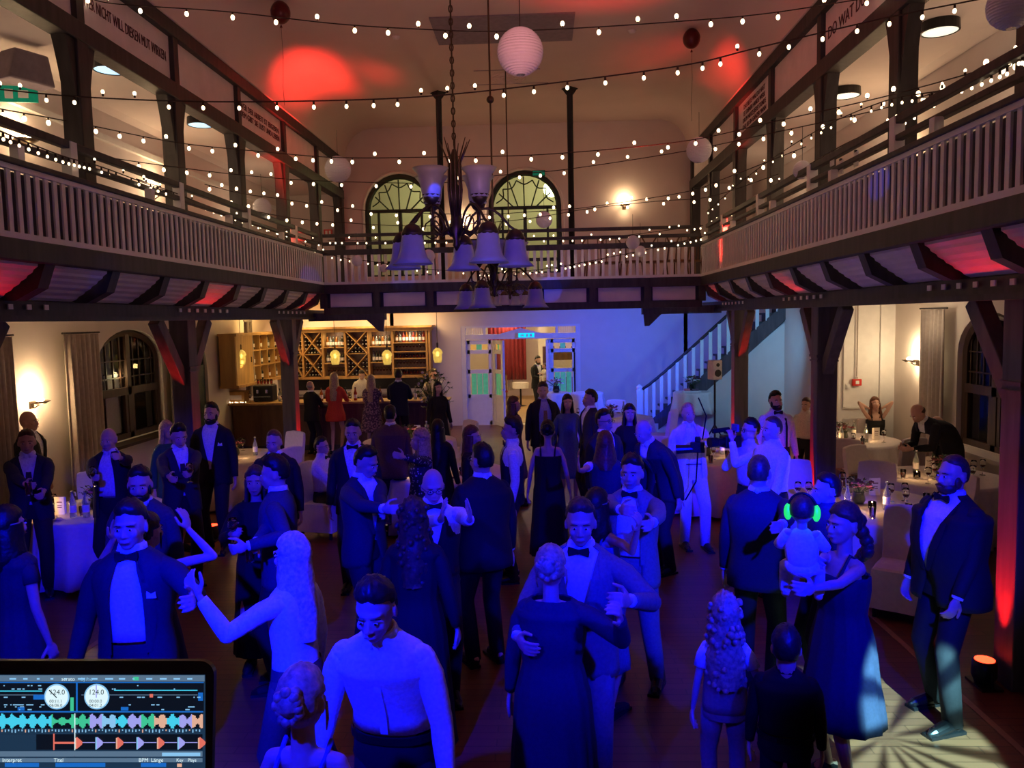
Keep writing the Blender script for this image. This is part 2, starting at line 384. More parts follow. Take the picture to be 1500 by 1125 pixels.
# ---- side galleries: balustrade, rails, beams, coved panels
def gallery(s,X,B,nm):
    g=empty('side_gallery',(0,0,0),0,'%s gallery front with white slatted balustrade, dark rails and coved underside'%nm,'gallery')
    L0,L1=-1.0,GB
    o=lambda x:B-s*0+s*x      # x metres outward from balustrade plane
    MB().bar((o(.02),L0,4.13),(o(.02),L1,4.13),.12,.05).build('ledge','timber',g,bevel=.01)
    for z,t in ((4.30,.05),(4.45,.07)):
        MB().bar((o(.10),L0,z),(o(.10),L1,z),.07,t).build('rail','timber',g,bevel=.008)
    MB().bar((o(0),L0,3.565),(o(0),L1,3.565),.05,.05).build('bottom_rail','white_paint',g)
    MB().bar((o(.0),L0,4.085),(o(.0),L1,4.085),.04,.04).build('top_rail','white_paint',g)
    MB().bar((o(.045),L0,3.83),(o(.045),L1,3.83),.014,.46).build('gap_dark_board','board_mauve',g)  # dark board added behind the slats to keep their gaps dark
    me=None; D=L1-.06; n=0
    while n<100:
        if me is None:
            q=MB().box((0,0,0),(.020,.052,.50)).build('baluster','white_paint',g,bevel=.004); me=q
        else:
            q=me.copy(); C.objects.link(q); q.parent=g
        q.location=(o(0),D,3.83); D-=.116; n+=1
    m2=None
    for D in PD[1:6]:
        for dd in (0,):
            b_=MB().box((o(.10),D-1.05,4.30),(.09,.10,.36)).build('rail_post','white_paint',g)
            b_=MB().box((o(.04),D+.25,4.22),(.07,.08,.12)).build('rail_block','white_paint',g)
    MB().bar((o(.06),L0,3.46),(o(.06),L1,3.46),.18,.17).build('upper_beam','timber',g,bevel=.012)
    MB().bar((o(.50)-s*.04+s*.06,L0,3.02),(o(.50)-s*.04+s*.06,L1+2,3.02),.22,.15).build('lower_beam','timber',g,bevel=.012)
    MB().bar((o(.42),L0,2.935),(o(.42),L1+2,2.935),.10,.05).build('lower_moulding','timber',g)
    D=1.3; k=0
    while D<L1-.3:
        a,c=D+.10,D+.93
        rows=[]
        for j in range(13):
            t=j/12; x=.07+.36*(t**1.25); z=3.38-.28*t
            x-= .014*(1 if j%2 else 0)
            e=.06*t
            rows.append([V((o(x),a+e*-.0,z)),V((o(x),c,z))])
        MB().grid(rows).build('cove_panel','panel_white',g,solid=.012)
        pr=[(.02,3.39),(.06,3.39),(.46,3.09),(.30,3.08),(.10,3.18)]
        MB().prism([V((o(x),D-.07,z)) for x,z in pr],(0,.14,0)).build('corbel','timber',g)
        D+=1.03; k+=1
    MB().prism([V((o(x),L1-.25,z)) for x,z in pr],(0,.2,0)).build('corbel','timber',g)
    for base in (5.0,9.55,13.2):
        for j in range(7 if base>6 else 9):
            MB().box((o(.385),base+.24*j,3.035),(.012,.06,.045)).build('tab','white_paint',g)
    return g
gallery(-1,XL,BL,'left'); gallery(1,XR,BR,'right')
# back gallery
g=empty('back_gallery',(0,0,0),0,'back gallery front with white slatted balustrade above a dark beam of pale panels','gallery')
L0,L1=BL,BR
MB().bar((L0,GB,4.13),(L1,GB,4.13),.05,.10).build('ledge','timber',g)
for z in (4.30,4.45): MB().bar((L0,GB+.1,z),(L1,GB+.1,z),.05,.06).build('rail','timber',g)
MB().bar((L0,GB,3.565),(L1,GB,3.565),.05,.05).build('bottom_rail','white_paint',g)
me=MB().box((0,0,0),(.05,.028,.50)).build('baluster','white_paint',g); n=int((L1-L0)/.125); 
for i in range(n):
    q=me if i==0 else me.copy()
    if i: C.objects.link(q); q.parent=g
    q.location=(L0+.06+i*.125,GB,3.83)
MB().box(((L0+L1)/2,GB+.05,3.46),(L1-L0,.2,.16)).build('upper_beam','timber',g)
MB().box(((L0+L1)/2,GB+.08,3.05),(L1-L0,.2,.12)).build('lower_beam','timber',g)
MB().box(((L0+L1)/2,GB+.13,3.25),(L1-L0,.1,.3)).build('backing','timber',g)
k=(L1-L0)/7
for i in range(7):
    MB().box((L0+k*(i+.5),GB+.07,3.25),(k-.22,.03,.25)).build('panel','panel_white',g)
for i in range(8): MB().box((L0+k*i,GB+.0,3.25),(.12,.1,.3)).build('stile','timber',g)
# short beams poking from the back wall at the corners
for x,nm in ((-3.3,'left'),(2.2,'right')):
    r=empty('corner_beam',(x,15.4,2.95),0,'short dark beam under the back gallery at its %s corner'%nm,'beam')
    e=-1 if nm=='left' else 1
    MB().box((0+e*.5,0,0),(1.5,.22,.15)).build('beam','timber_grey',r)
    MB().prism([V((-e*.22,-.05,-.07)),V((-e*.05,-.05,-.07)),V((e*.12,-.05,-.07)),V((-e*.12,-.05,-.3)),V((-e*.2,-.05,-.3))],(0,.1,0)).build('corbel','timber_grey',r)
# iron columns in the back gallery
for x,nm in ((645,'left'),(836,'right')):
    p=atD(x,240,15.9)
    r=empty('iron_column',(p.x,15.9,3.5),0,'slim dark iron column of the back gallery, %s one'%nm,'column','iron columns')
    MB().lathe((0,0,0),[(.06,0),(.06,3.7),(.075,3.72),(.075,3.76)],16).build('shaft','dark_metal',r,smooth=True)
    MB().lathe((0,0,0),[(.07,3.70),(.14,3.80),(.16,3.80),(.16,3.85),(.06,3.85)],4).build('capital','dark_metal',r)
# arched window joinery
def arched_window(idx,w,s=1):
    c=(w[0]+w[1])/2; hw=(w[1]-w[0])/2; zs=wt-.86; r=empty('window_%d'%idx,(c,UB+.12,3.9)); r['kind']='structure'
    H=zs-3.9
    def arc(rr,rz,a0=0,a1=PI,n=18,y=0): return [(rr*math.cos(a0+(a1-a0)*k/n),y,H+rz*math.sin(a0+(a1-a0)*k/n)) for k in range(n+1)]
    b=MB(); b.tube([(hw-.05,0,0)]+arc(hw-.05,.80)+[(-hw+.05,0,0)],.07,6).build('window_frame','green_wood',r)
    b=MB(); 
    for z in (.0,.32,H-.0): b.box((0,0,z),(2*hw-.1,.1,.07))
    b.box((0,0,H/2),(.08,.1,H))
    for x in (-hw*.62,hw*.62): b.box((x,0,H/2),(.05,.1,H))
    b.build('mullions','green_wood',r)
    b=MB()
    for a in (28,60,92,122,152): b.bar((0.35*hw*math.cos(R(a)),0,H+.02),(hw*.8*math.cos(R(a)),0,H+.72*math.sin(R(a))),.03,.04,(0,1,0))
    for k in range(5):
        a0=R(10+k*32); a1=R(10+(k+1)*32); p=[]
        for j in range(7):
            a=a0+(a1-a0)*j/6; q=.80-.14*math.sin(PI*j/6); p.append((q*hw*math.cos(a),0,H+q*.82*math.sin(a)))
        b.tube(p,.016,5)
    for k in range(1,6): b.box((-hw+2*hw*k/6,0,.16),(.03,.05,.3))
    b.build('tracery','green_wood',r)
    MB().box((0,.02,(H+.8)/2),(2*hw-.1,.008,H+.6)).build('window_glass','pane',r)
    b=MB().tube([(hw+.03,-.14,0)]+[(p[0],-.14,p[2]) for p in arc(hw+.03,.88)]+[(-hw-.03,-.14,0)],.035,6); b.build('window_trim','plaster_up',r)
arched_window(1,w1); arched_window(2,w2)
# exit sign over right arched window
p=atD(789,254,UB-.1)
r=empty('exit_sign',p,0,'small dark green exit sign at the top of the right arched window','sign'); MB().box((0,0,0),(.30,.05,.13)).build('housing','green_wood',r); MB().box((0,-.03,0),(.27,.01,.10)).build('face','exit_green',r)
# ceiling: vent panel, rosette
a=atZ(628,22,CZ);c=atZ(838,55,CZ)
r=empty('ceiling_panel',((a.x+c.x)/2,(a.y+c.y)/2,CZ-.03),0,'flat grey rectangular panel on the hall ceiling','ceiling panel'); MB().box((0,0,0),(abs(c.x-a.x),abs(a.y-c.y),.04)).build('panel','slate_panel',r)
p=atZ(744,112,CZ)
r=empty('ceiling_rosette',(p.x,p.y,CZ-.03),0,'faint round plaster rosette on the ceiling above the far chandelier','rosette')
b=MB()
for q in (.32,.24,.12): b.tube([(q*math.cos(2*PI*k/24),q*math.sin(2*PI*k/24)*1.0,0) for k in range(25)],.016,6)
for k in range(8): a_=2*PI*k/8; b.bar((.1*math.cos(a_),.1*math.sin(a_),0),(.3*math.cos(a_),.3*math.sin(a_),0),.02,.02)
b.build('ring','ceil',r)
b=MB().tube([(-.75,.35,0),(.75,.35,0)],.012,5).tube([(-.6,-.5,0),(.6,-.5,0)],.012,5); b.build('bar','slate_panel',r)
for x,y in ((580,51),(926,42),(1012,162)):
    p=atZ(x,y,CZ); r=empty('smoke_detector',(p.x,p.y,CZ-.02),0,'small ceiling smoke detector '+('left of the grey panel' if x<700 else 'right of the grey panel' if x<1000 else 'near the right frieze'),'detector'); MB().lathe((0,0,0),[(.05,.02),(.07,0),(.05,-.04),(.02,-.05)],12).build('body','panel_white',r,smooth=True)
# balloons on ceiling
for x,y,l in ((411,20,'dark red balloon touching the ceiling on the left'),(1013,58,'dark red balloon touching the ceiling on the right')):
    p=atZ(x,y,CZ-.19); r=empty('balloon',p,0,l,'balloon')
    MB().ell((0,0,0),(.14,.14,.17),fn=lambda q:1-.18*max(0,-q.z)).build('balloon_skin','balloon',r,smooth=True); MB().lathe((0,0,-.17),[(.004,.02),(.02,-.02)],8).build('knot','balloon',r)
    MB().tube([(0,0,-.18),(.01,0,-.6),(-.01,0,-1.0),(0,0,-1.25)],.0025,4).build('string','string_dark',r)
# ============================================================ WINDOWS, CURTAINS, DOORS, LIGHTS
def curtain(p0,p1,z0,z1,label,m='curtain',amp=.05,folds=7,grp='window curtains'):
    p0=V(p0);p1=V(p1);d=(p1-p0);L=d.length;d.normalize();n=V((-d.y,d.x,0));rows=[]
    r=empty('curtain',(p0.x,p0.y,0),0,label,'curtain',grp)
    for j in range(5):
        t=j/4; row=[]
        for k in range(folds*8+1):
            u=k/(folds*8); a=amp*(.6+.4*t)*(math.sin(u*folds*2*PI)+.3*math.sin(u*folds*4.7*PI+1))
            row.append(d*(u*L)+n*a+V((0,0,z1-(z1-z0)*t)))
        rows.append(row)
    MB().grid(rows).build('drape',m,r,smooth=True,solid=.006)
    MB().tube([d*-.05+V((0,0,z1+.02)),d*(L+.05)+V((0,0,z1+.02))],.014,8).build('rod','timber',r)
    return r
curtain((WL+.14,11.1,0),(WL+.14,11.95,0),.15,2.75,'grey-beige curtain beside the dark arched window, on its near side')
curtain((WL+.14,14.3,0),(WL+.14,14.9,0),.15,2.75,'grey-beige curtain between the dark window and the green door')
curtain((WL+.14,9.3,0),(WL+.14,9.95,0),.15,2.75,'grey-beige curtain at the left photo edge, nearest the stage')
curtain((WR-.14,12.1,0),(WR-.14,12.85,0),.15,2.85,'grey curtain by the right window, far side of the arch',folds=6)
curtain((WL+.3,17.6,0),(WL+.3,18.0,0),1.2,2.9,'pale curtain strip hanging beside the bar cabinets',folds=4)
# left window joinery (dark wood, some lit panes reflected)
def window_left(idx,X,u0,u1,z0,zs,rise,e):
    r=empty('window_%d'%idx,(X,(u0+u1)/2,z0)); r['kind']='structure'; w=(u1-u0)/2;H=zs-z0
    b=MB().tube([(0,-w+.05,0)]+[(0,-(w-.05)*math.cos(PI*k/16),H+(rise-.05)*math.sin(PI*k/16)) for k in range(17)]+[(0,w-.05,0)],.07,6)
    b.box((0,0,.04),(.1,2*w,.1)).box((0,0,H*.62),(.1,2*w-.1,.13)).box((0,0,(H+rise)/2),(.1,.12,H+rise))
    for q in (-1,1): b.box((0,q*(w-.12),H*.3),(.08,.08,H*.6)).box((0,q*.11,H*.3),(.08,.07,H*.6))
    b.build('window_frame','window_wood',r)
    b=MB()
    for k in range(1,10): 
        y=-w+2*w*k/10; hh=H+rise*math.sqrt(max(0,1-(y/w)**2))-H*.62; b.box((0,y,H*.62+hh/2),(.03,.022,hh))
    for z in (.8,1.02): b.box((0,0,H*z),(.03,2*w-.1,.022))
    b.build('window_bars','window_wood',r)
    MB().box((0,0,(H+rise*.8)/2),(.008,2*w-.15,H+rise*.7)).build('window_glass','pane',r)
    MB().box((e*.22,0,-.03),(.32,2*w+.1,.05)).build('window_sill','window_wood' if idx==3 else 'plaster',r)
    b=MB().tube([(0,q*.09,H*.28) for q in (-.3,.3)],.01,6); b.build('window_handle','silver',r)
window_left(3,WL-.12,12.15,14.25,.95,2.25,.55,1)
window_left(4,WR+.12,10.3,12.0,.85,2.2,.6,-1)
# light blind behind part of left window
r=empty('window_blind',(WL-.2,13.0,1.55),0,'pale lit blind behind the lower pane of the left arched window','blind'); MB().box((0,-.1,0),(.01,.5,1.0)).build('fabric','linen',r)
MB().tube([(0,-.36,.51),(0,.16,.51)],.012,8).build('roller','window_wood',r)
light('POINT',(WL-.06,12.95,2.05),(1,.85,.4),5,.05,name='window_reflection_lamp')
# green arched door
r=empty('door_1',(WL-.1,15.6,0)); r['kind']='structure'
b=MB().box((0,0,1.0),(.08,1.16,1.95)); b.build('door_leaf','green_wood',r)
b=MB()
for q in (-.3,.3):
    b.box((.05,q,.45),(.03,.4,.6)); b.ell((.05,q,1.35),(.02,.17,.33))
b.build('door_panel','green_wood',r,smooth=False)
b=MB().tube([(0,-.56,1.95)]+[(0,-.56*math.cos(PI*k/12),1.97+.58*math.sin(PI*k/12)) for k in range(13)]+[(0,.56,1.95)],.04,6).box((0,0,1.97),(.09,1.16,.1))
for k in range(1,7): y=-.58+1.16*k/7; hh=.58*math.sqrt(1-(y/.58)**2); b.box((0,y,1.97+hh/2),(.03,.025,hh))
b.box((0,0,2.2),(.03,1.0,.025)); b.build('door_frame','green_wood',r)
MB().box((-.08,0,2.25),(.01,1.1,.6)).build('fanlight','fanlight_glow' if 'fanlight_glow' in M else mat('fanlight_glow',(1,.9,.6),.5,emit=(1,.85,.42),es=.9),r)  # emission in the pane stands in for light from behind
MB().tube([(.06,.45,1.0),(.11,.45,1.0),(.11,.35,1.0)],.012,6).build('door_handle','silver',r)
# teal door
r=empty('door_2',(5.25,14.85,0)); r['kind']='structure'
MB().box((0,0,1.1),(.05,.96,2.15)).build('door_leaf','teal',r)
b=MB()
for q in (-.22,.22): b.ell((-.03,q,1.6),(.02,.11,.2)).box((-.03,q,.7),(.02,.3,.9))
b.build('door_panel','teal',r)
b=MB().box((0,0,2.25),(.1,.98,.1))
for k in range(1,6): b.box((0,-.48+.96*k/6,2.62),(.04,.03,.7))
b.box((0,0,2.45),(.04,.96,.03)); b.build('door_frame','teal',r)
MB().box((0,-.52,1.5),(.14,.08,3.0)).box((0,.52,1.5),(.14,.08,3.0)).build('door_trim','white_paint',r)
# electrical pipe + red boxes on the panelled wall
p=atD(1255,560,14.05)
r=empty('fire_alarm_box',p,0,'small red call-point box on the cream panelled wall','alarm box','red wall boxes'); MB().box((0,0,0),(.16,.05,.12)).build('housing','red_enamel',r,bevel=.01); MB().box((0,-.03,0),(.06,.01,.06)).build('label_plate','paper',r)
q=atD(1263,560,14.05); 
p2=atD(1254,420,14.04)
r=empty('cable_conduit',(p.x,14.05,p.z+.1),0,'thin vertical cable conduit above the red boxes','conduit'); MB().tube([(0,0,0),(0,0,3.2-p.z)],.012,6).build('pipe','curtain',r); MB().box((0,0,-.02),(.03,.03,.03)).build('clip','curtain',r)
p=atD(1242,566,14.05); r=empty('light_switch',p,0,'white light switch below left of the red box','switch'); MB().box((0,0,0),(.08,.02,.08)).build('plate','white_paint',r); MB().box((0,-.015,0),(.04,.01,.05)).build('rocker','white_paint',r)
# ---- double entrance door with side lights and transom
r=empty('door_3',((dl+dr)/2,LB+.1,0)); r['kind']='structure'; W=dr-dl; zt=atD(760,497,LB).z
b=MB()
for x in (-W/2+.06,W/2-.06,): b.box((x,0,dz/2),(.12,.18,dz))
b.box((0,0,zt+.08),(W,.16,.14)).box((0,0,dz-.03),(W,.16,.06))
for x in (-W/2+.62,W/2-.62): b.box((x,0,(dz+zt)/2),(.07,.1,dz-zt))
b.prism([V((-.6,-.06,zt+.14)),V((.6,-.06,zt+.14)),V((0,-.06,zt+.30))],(0,.06,0))
b.build('door_frame','white_paint',r)
def leaf(x,w,h=zt,rot=0,hinge=0,swing=False):
    q=empty('door_leaf',(x,0,0)); q.parent=r; q.rotation_euler=(0,0,rot)
    c=hinge*w/2
    b=MB()
    for e in (-1,1): b.box((c+e*(w/2-.06),0,h/2),(.12,.06,h-.02))
    for z in (.06,.78,1.45,h-.32,h-.06): b.box((c,0,z),(w-.1,.06,.10))
    b.box((c,0,.42),(w-.2,.03,.7)); b.build('door_frame_rails','white_paint',q)
    for k in range(3):
        MB().box((c-(w-.28)/3+k*(w-.28)/3,0,h-.19),((w-.3)/3-.01,.012,.14)).build('stained_pane','stained_orange' if k!=1 else 'stained_green',q)
        MB().box((c-(w-.28)/3+k*(w-.28)/3,0,1.11),((w-.3)/3-.015,.012,.56)).build('stained_pane','stained_green',q)
        MB().box((c-(w-.28)/3+k*(w-.28)/3+.07,0,1.11),(.012,.02,.56)).build('glazing_bar','white_paint',q)
    MB().box((c,0,(1.5+h-.36)/2),(w-.24,.008,h-.36-1.5)).build('door_glass','pane',q)
    if swing: MB().tube([(c+.1*hinge+.28*hinge,-.05,1.0),(c+.38*hinge,-.09,1.0),(c+.26*hinge,-.09,1.0)],.012,6).build('door_handle','silver',q)
leaf(-W/2+.12+.35,.74); leaf(W/2-.12-.35,.74)
leaf(-W/2+.86,.62,rot=R(-62),hinge=1,swing=True); 
leaf(W/2-.86,.62,rot=R(62+25),hinge=-1,swing=True)
b=MB()
for e in (-1,1):
    for k in range(9): b.box((e*(W/2-.36)+(-.24+.06*k),0,(dz+zt)/2+.08),(.018,.03,dz-zt-.16))
b.build('transom_bars','white_paint',r)
p=atD(771,491,LB-.12)
e_=empty('exit_sign',p,0,'glowing teal emergency exit sign over the double door','sign'); MB().box((0,0,0),(.44,.05,.13)).build('housing','white_paint',e_)
MB().box((0,-.03,0),(.42,.01,.11)).build('face','exit_teal',e_)
b=MB().prism([V((-.16,-.04,-.012)),V((-.10,-.04,-.012)),V((-.10,-.04,-.035)),V((-.06,-.04,0)),V((-.10,-.04,.035)),V((-.10,-.04,.012)),V((-.16,-.04,.012))],(0,.004,0)).box((.02,-.038,0),(.04,.004,.08)).box((.12,-.038,.0),(.06,.004,.07)); b.build('pictogram','white_paint',e_)
# left gallery exit sign, speaker, disc lamps
p=atX(27,138,GWL+.35); r=empty('exit_sign',p,R(-75),'green and white exit sign hanging in the left gallery','sign'); MB().box((0,0,0),(.02,.38,.17)).build('face','exit_green',r); MB().box((.012,.05,0),(.004,.10,.08)).box((.012,-.09,0),(.004,.08,.10)).build('pictogram','white_paint',r)
p=atX(25,104,GWL+.45); r=empty('loudspeaker',p,R(-25),'grey wedge loudspeaker mounted high in the left gallery','speaker')
MB().prism([V((0,-.25,-.16)),V((0,.25,-.16)),V((0,.19,.16)),V((0,-.17,.16))],(.26,0,0)).build('cabinet','slate_panel',r,bevel=.02); MB().box((-.06,0,0),(.12,.06,.06)).build('wall_bracket','dark_metal',r)
mat('cabinet_grey',(.25,.22,.20),.7)
for x,y,l,m in ((162,100,'round ceiling lamp with black rim in the left gallery, nearer one','disc_glow_blue'),(294,181,'round ceiling lamp with black rim in the left gallery, farther one','disc_glow_blue'),(1377,43,'round ceiling lamp with black rim in the right gallery, nearer one','disc_glow'),(1239,138,'round ceiling lamp with black rim in the right gallery, farther one','disc_glow')):
    p=atZ(x,y,5.76); r=empty('disc_lamp',(p.x,p.y,5.775),0,l,'ceiling lamp')
    MB().lathe((0,0,0),[(.14,.07),(.185,.07),(.19,-.04),(.175,-.045),(.17,-.03)],28).build('rim','black_plastic',r,smooth=False)
    MB().lathe((0,0,0),[(.17,-.028),(.17,-.036),(.10,-.042),(.01,-.044)],28).build('diffuser',m,r,smooth=True)
for x,y,l in ((376,229,'small detector in the left gallery'),(1153,202,'small detector in the right gallery')):
    p=atX(x,y,GWL+.4 if x<700 else GWR-.4); r=empty('smoke_detector',p,0,l,'detector'); MB().lathe((0,0,0),[(.05,.05),(.06,.02),(.04,-.04)],12).build('body','white_paint',r); MB().tube([(0,0,.05),(0,0,.2)],.01,6).build('stem','white_paint',r)
p=atD(487,341,18.4); r=empty('exit_sign',(p.x-.1,p.y,p.z),0,'small red and white sign at the far left end of the gallery','sign'); MB().box((0,0,0),(.2,.02,.16)).build('plate','red_enamel',r); MB().box((-.04,-.012,0),(.05,.004,.10)).box((.04,-.012,.0),(.04,.004,.10)).build('pictogram','paper',r)
# ---- wall sconces
def sconce(p,rz,label,w=14,col=(1,.66,.33),glow=1):
    r=empty('wall_sconce',p,rz,label,'wall lamp','wall sconces')     # faces local +x
    MB().lathe((.13,0,0),[(.02,-.05),(.07,-.035),(.13,0),(.125,.004),(.06,-.025)],20).build('bowl','bronze',r,smooth=True)
    MB().tube([(0,0,-.06),(.05,0,-.09),(.12,0,-.045)],.008,6).build('arm','bronze',r)
    MB().box((.01,0,-.05),(.02,.08,.1)).build('back_plate','bronze',r)
    MB().ell((.13,0,.02),(.055,.055,.03)).build('bulb','lamp_glow',r,smooth=True)
    light('POINT',V(p)+V((.13*math.cos(rz),.13*math.sin(rz),.13)),col,w,.05,name='sconce_lamp')
    light('POINT',V(p)+V((.16*math.cos(rz),.16*math.sin(rz),-.14)),col,w*.25,.05,name='sconce_lamp')
sconce(atX(45,588,WL),0,'lit brass wall sconce on the left wall above the bald man',34)
sconce(atX(1345,527,WR),PI,'lit brass wall sconce on the right wall beside the curtain',20,(1,.74,.42))
sconce(atD(914,301,UB),-PI/2,'lit sconce high on the back wall right of the arched windows',11)
sconce(atD(679,332,UB),-PI/2,'lit sconce between the two arched windows',11)
sconce(atX(436,322,GWL),0,'lit sconce at the far end of the left gallery',22)
sconce(atX(222,283,GWL),0,'lit sconce in the middle of the left gallery',14)
sconce(atX(22,205,GWL),0,'lit sconce in the near part of the left gallery',12)
sconce(atX(1098,302,GWR),PI,'lit sconce in the far part of the right gallery',20)
sconce(atX(1335,250,GWR),PI,'lit sconce in the near part of the right gallery',20)
for s,X in ((-1,-5.35),(1,4.3)):
    for D in (5,8.3,11.6,15): light('POINT',(X,D,4.75),(1,.70,.42),10,.35,name='gallery_fill')  # points without fixtures, added to spread warm light along the galleries
# ---- stairs
r=empty('staircase',(0,0,0),0,'white-spindled staircase with dark handrail climbing the back wall to the right','staircase')
sp=[]; N=17
for i in range(N+1):
    t=i/N; x=2.35+3.0*t; d=18.6-1.4*t**2*1.2; z=.1+2.95*t**1.12; sp.append(V((x,d,z)))
for i in range(N):
    a,c=sp[i],sp[i+1]
    MB().box((a.x+.1,a.y+.45,c.z-.02),(.30,.9,.04)).box((a.x+.02,a.y+.45,(a.z+c.z)/2-.02),(.02,.9,c.z-a.z)).build('step','timber',r)
MB().grid([[p+V((0,0,.16)) for p in sp],[p+V((0,0,-.18-.1*math.sin(PI*i/N))) for i,p in enumerate(sp)]]).build('stringer','timber_grey',r,solid=.05)
b=MB().grid([[V((p.x,p.y+.05,max(.02,p.z-.25))) for p in sp],[V((p.x,p.y+.05,0.01)) for p in sp]]); b.build('under_wall','plaster',r,solid=.03)
MB().tube([p+V((0,0,1.02)) for p in sp],.035,8).build('handrail','timber',r,smooth=True)
for i in range(N):
    p=(sp[i]+sp[i+1])/2
    MB().box(p+V((0,0,.56)),(.075,.035,.88)).build('spindle','white_paint',r)
p=V((2.28,18.6,0)); MB().box(p+V((0,0,.55)),(.14,.14,1.1)).lathe(p+V((0,0,1.1)),[(.08,0),(.06,.03),(.075,.08),(.02,.13)],12).build('newel_post','white_paint',r)
MB().box(p+V((.55,-.03,.16)),(.5,.04,.3)).build('base_panel','white_paint',r)
# ============================================================ CHANDELIERS, LANTERNS, STRINGS
def tulip(up=True,s=1,fr='frost'):
    pr=[(.02,0),(.055,.02),(.065,.07),(.07,.12),(.085,.165),(.115,.20),(.108,.20),(.08,.165),(.062,.12),(.055,.07),(.045,.025),(.015,.008)]
    if not up: pr=[(a,-b_) for a,b_ in pr]
    return MB().lathe((0,0,0),[(a*s,b_*s) for a,b_ in pr],20)
def chandelier(p,label,k,low,upn,cable_top,ball=None):
    r=empty('chandelier',p,0,label,'chandelier')
    st=MB().lathe((0,0,0),[(.015*k,.55*k),(.03*k,.5*k),(.02*k,.3*k),(.05*k,.22*k),(.025*k,.12*k),(.045*k,.0),(.06*k,-.05*k),(.02*k,-.12*k),(.03*k,-.16*k),(.005,-.2*k)],14); st.build('stem','bronze',r,smooth=True)
    b=MB()
    for i in range(9):
        a=2*PI*i/9; c,s=math.cos(a),math.sin(a); b.tube([(.03*k*c,.03*k*s,.05*k),(.05*k*c,.05*k*s,.25*k),(.045*k*c,.045*k*s,.45*k),(.12*k*c,.12*k*s,.62*k)],[.008*k,.009*k,.008*k,.003*k],6)
    b.build('frond','bronze',r,smooth=True)
    for i in range(low):
        a=2*PI*i/low+.3; c,s=math.cos(a),math.sin(a); rr=.46*k
        pts=[]
        for t in range(11):
            u=t/10; x=.04*k+(rr-.04*k)*u; z=-.04*k+.16*k*math.sin(PI*min(1,u*1.05))+(-.05*k if u<.2 else 0); pts.append((x*c,x*s,z))
        pts.append((rr*c,rr*s,-.05*k)); 
        arm=MB().tube(pts,.010*k,6); q=[(.2*k+.07*k*math.cos(t*.7),.07*k*math.sin(t*.7)+.0) for t in range(9)]
        arm.tube([(x*c,x*s,z-.03*k) for x,z in q],.006*k,5); arm.build('arm','bronze',r,smooth=True)
        m=tulip(False,1.25*k); o=m.build('glass_shade','frost',r,smooth=True); o.location=(rr*c,rr*s,-.07*k)
        h=MB().lathe((0,0,0),[(.01*k,.04*k),(.05*k,.02*k),(.08*k,-.035*k),(.075*k,-.05*k)],10); h=h.build('shade_holder','bronze',r,smooth=True); h.location=(rr*c,rr*s,-.07*k)
    for i in range(upn):
        a=2*PI*i/upn+.9; c,s=math.cos(a),math.sin(a); rr=.25*k
        MB().tube([(.03*k*c,.03*k*s,-.02*k),(.15*k*c,.15*k*s,-.08*k),(.24*k*c,.24*k*s,-.02*k),(rr*c,rr*s,.14*k)],.010*k,6).build('arm','bronze',r,smooth=True)
        o=tulip(True,1.15*k).build('glass_shade','frost',r,smooth=True); o.location=(rr*c,rr*s,.15*k)
        h=MB().lathe((0,0,0),[(.01*k,-.04*k),(.045*k,-.01*k),(.07*k,.04*k)],10).build('shade_holder','bronze',r,smooth=True); h.location=(rr*c,rr*s,.15*k)
    H=CZ-p.z
    if cable_top=='chain':
        b=MB(); z=.6*k; i=0
        while z<H:
            n=8; m=.013; L=.028
            b.tube([((m*math.cos(2*PI*j/n)) if i%2 else 0,0 if i%2 else m*math.cos(2*PI*j/n),z+L*math.sin(2*PI*j/n)) for j in range(n+1)],.005,4,cap=False); z+=.046; i+=1
        b.tube([(0,0,.5*k),(0,0,H)],.004,4); b.build('chain','bronze',r)
    else: MB().tube([(0,0,.3*k),(0,0,H)],.011,6).build('cable','bronze',r)
    if ball is not None: MB().ell((0,0,ball),.045,10,8).build('ball','bronze',r,smooth=True)
    MB().lathe((0,0,H),[(.03,-.12),(.07,-.02),(.08,0)],12).build('canopy','bronze',r)
    return r
chandelier(atD(668,328,6.0),'large bronze chandelier with bell and tulip glass shades nearest the camera',1.0,5,4,'chain')
chandelier(atD(724,408,9.4),'second chandelier with upturned tulip glass shades, hanging low in mid hall',1.1,3,8,'cable',ball=atD(719,146,9.4).z-atD(724,408,9.4).z)
chandelier(atD(747,425,14.2),'small farthest chandelier in front of the back gallery beam',.85,6,0,'cable')
mat('glass_dim',(.5,.5,.55),.3)
def lantern(x,y,dpx,Dm,label,rib=1):
    D=.34*FPX/dpx; D=min(D,Dm); rr=dpx*D/FPX/2; p=atD(x,y,D)
    r=empty('paper_lantern',p,0,label,'paper lantern','white paper lanterns')
    n=22; pr=[]
    for j in range(n*2+1):
        t=PI*(.06+.88*j/(n*2)); q=rr*(1 if j%2 else .965); pr.append((q*math.sin(t),q*math.cos(t)))
    MB().lathe((0,0,0),pr,28).build('shade','paper_lantern',r,smooth=False)
    MB().lathe((0,0,-rr*.97),[(rr*.19,0),(rr*.2,.005),(rr*.19,.01)],16).build('opening_ring','silver',r)
    MB().tube([(0,0,rr*.95),(0,0,min(.5,7.2-p.z))],.003,4).build('cord','string_dark',r)
lantern(762,76,66,5.2,'large white ribbed paper lantern hanging by the ceiling panel')
lantern(495,248,38,11,'white paper lantern at the left end of the back wall')
lantern(1024,220,36,11.5,'white paper lantern in front of the far right frieze')
lantern(384,304,27,12,'white paper lantern over the left gallery rail')
lantern(797,322,24,14,'white paper lantern in front of the right arched window')
lantern(927,355,20,14.4,'small paper lantern over the back gallery rail, right side upper')
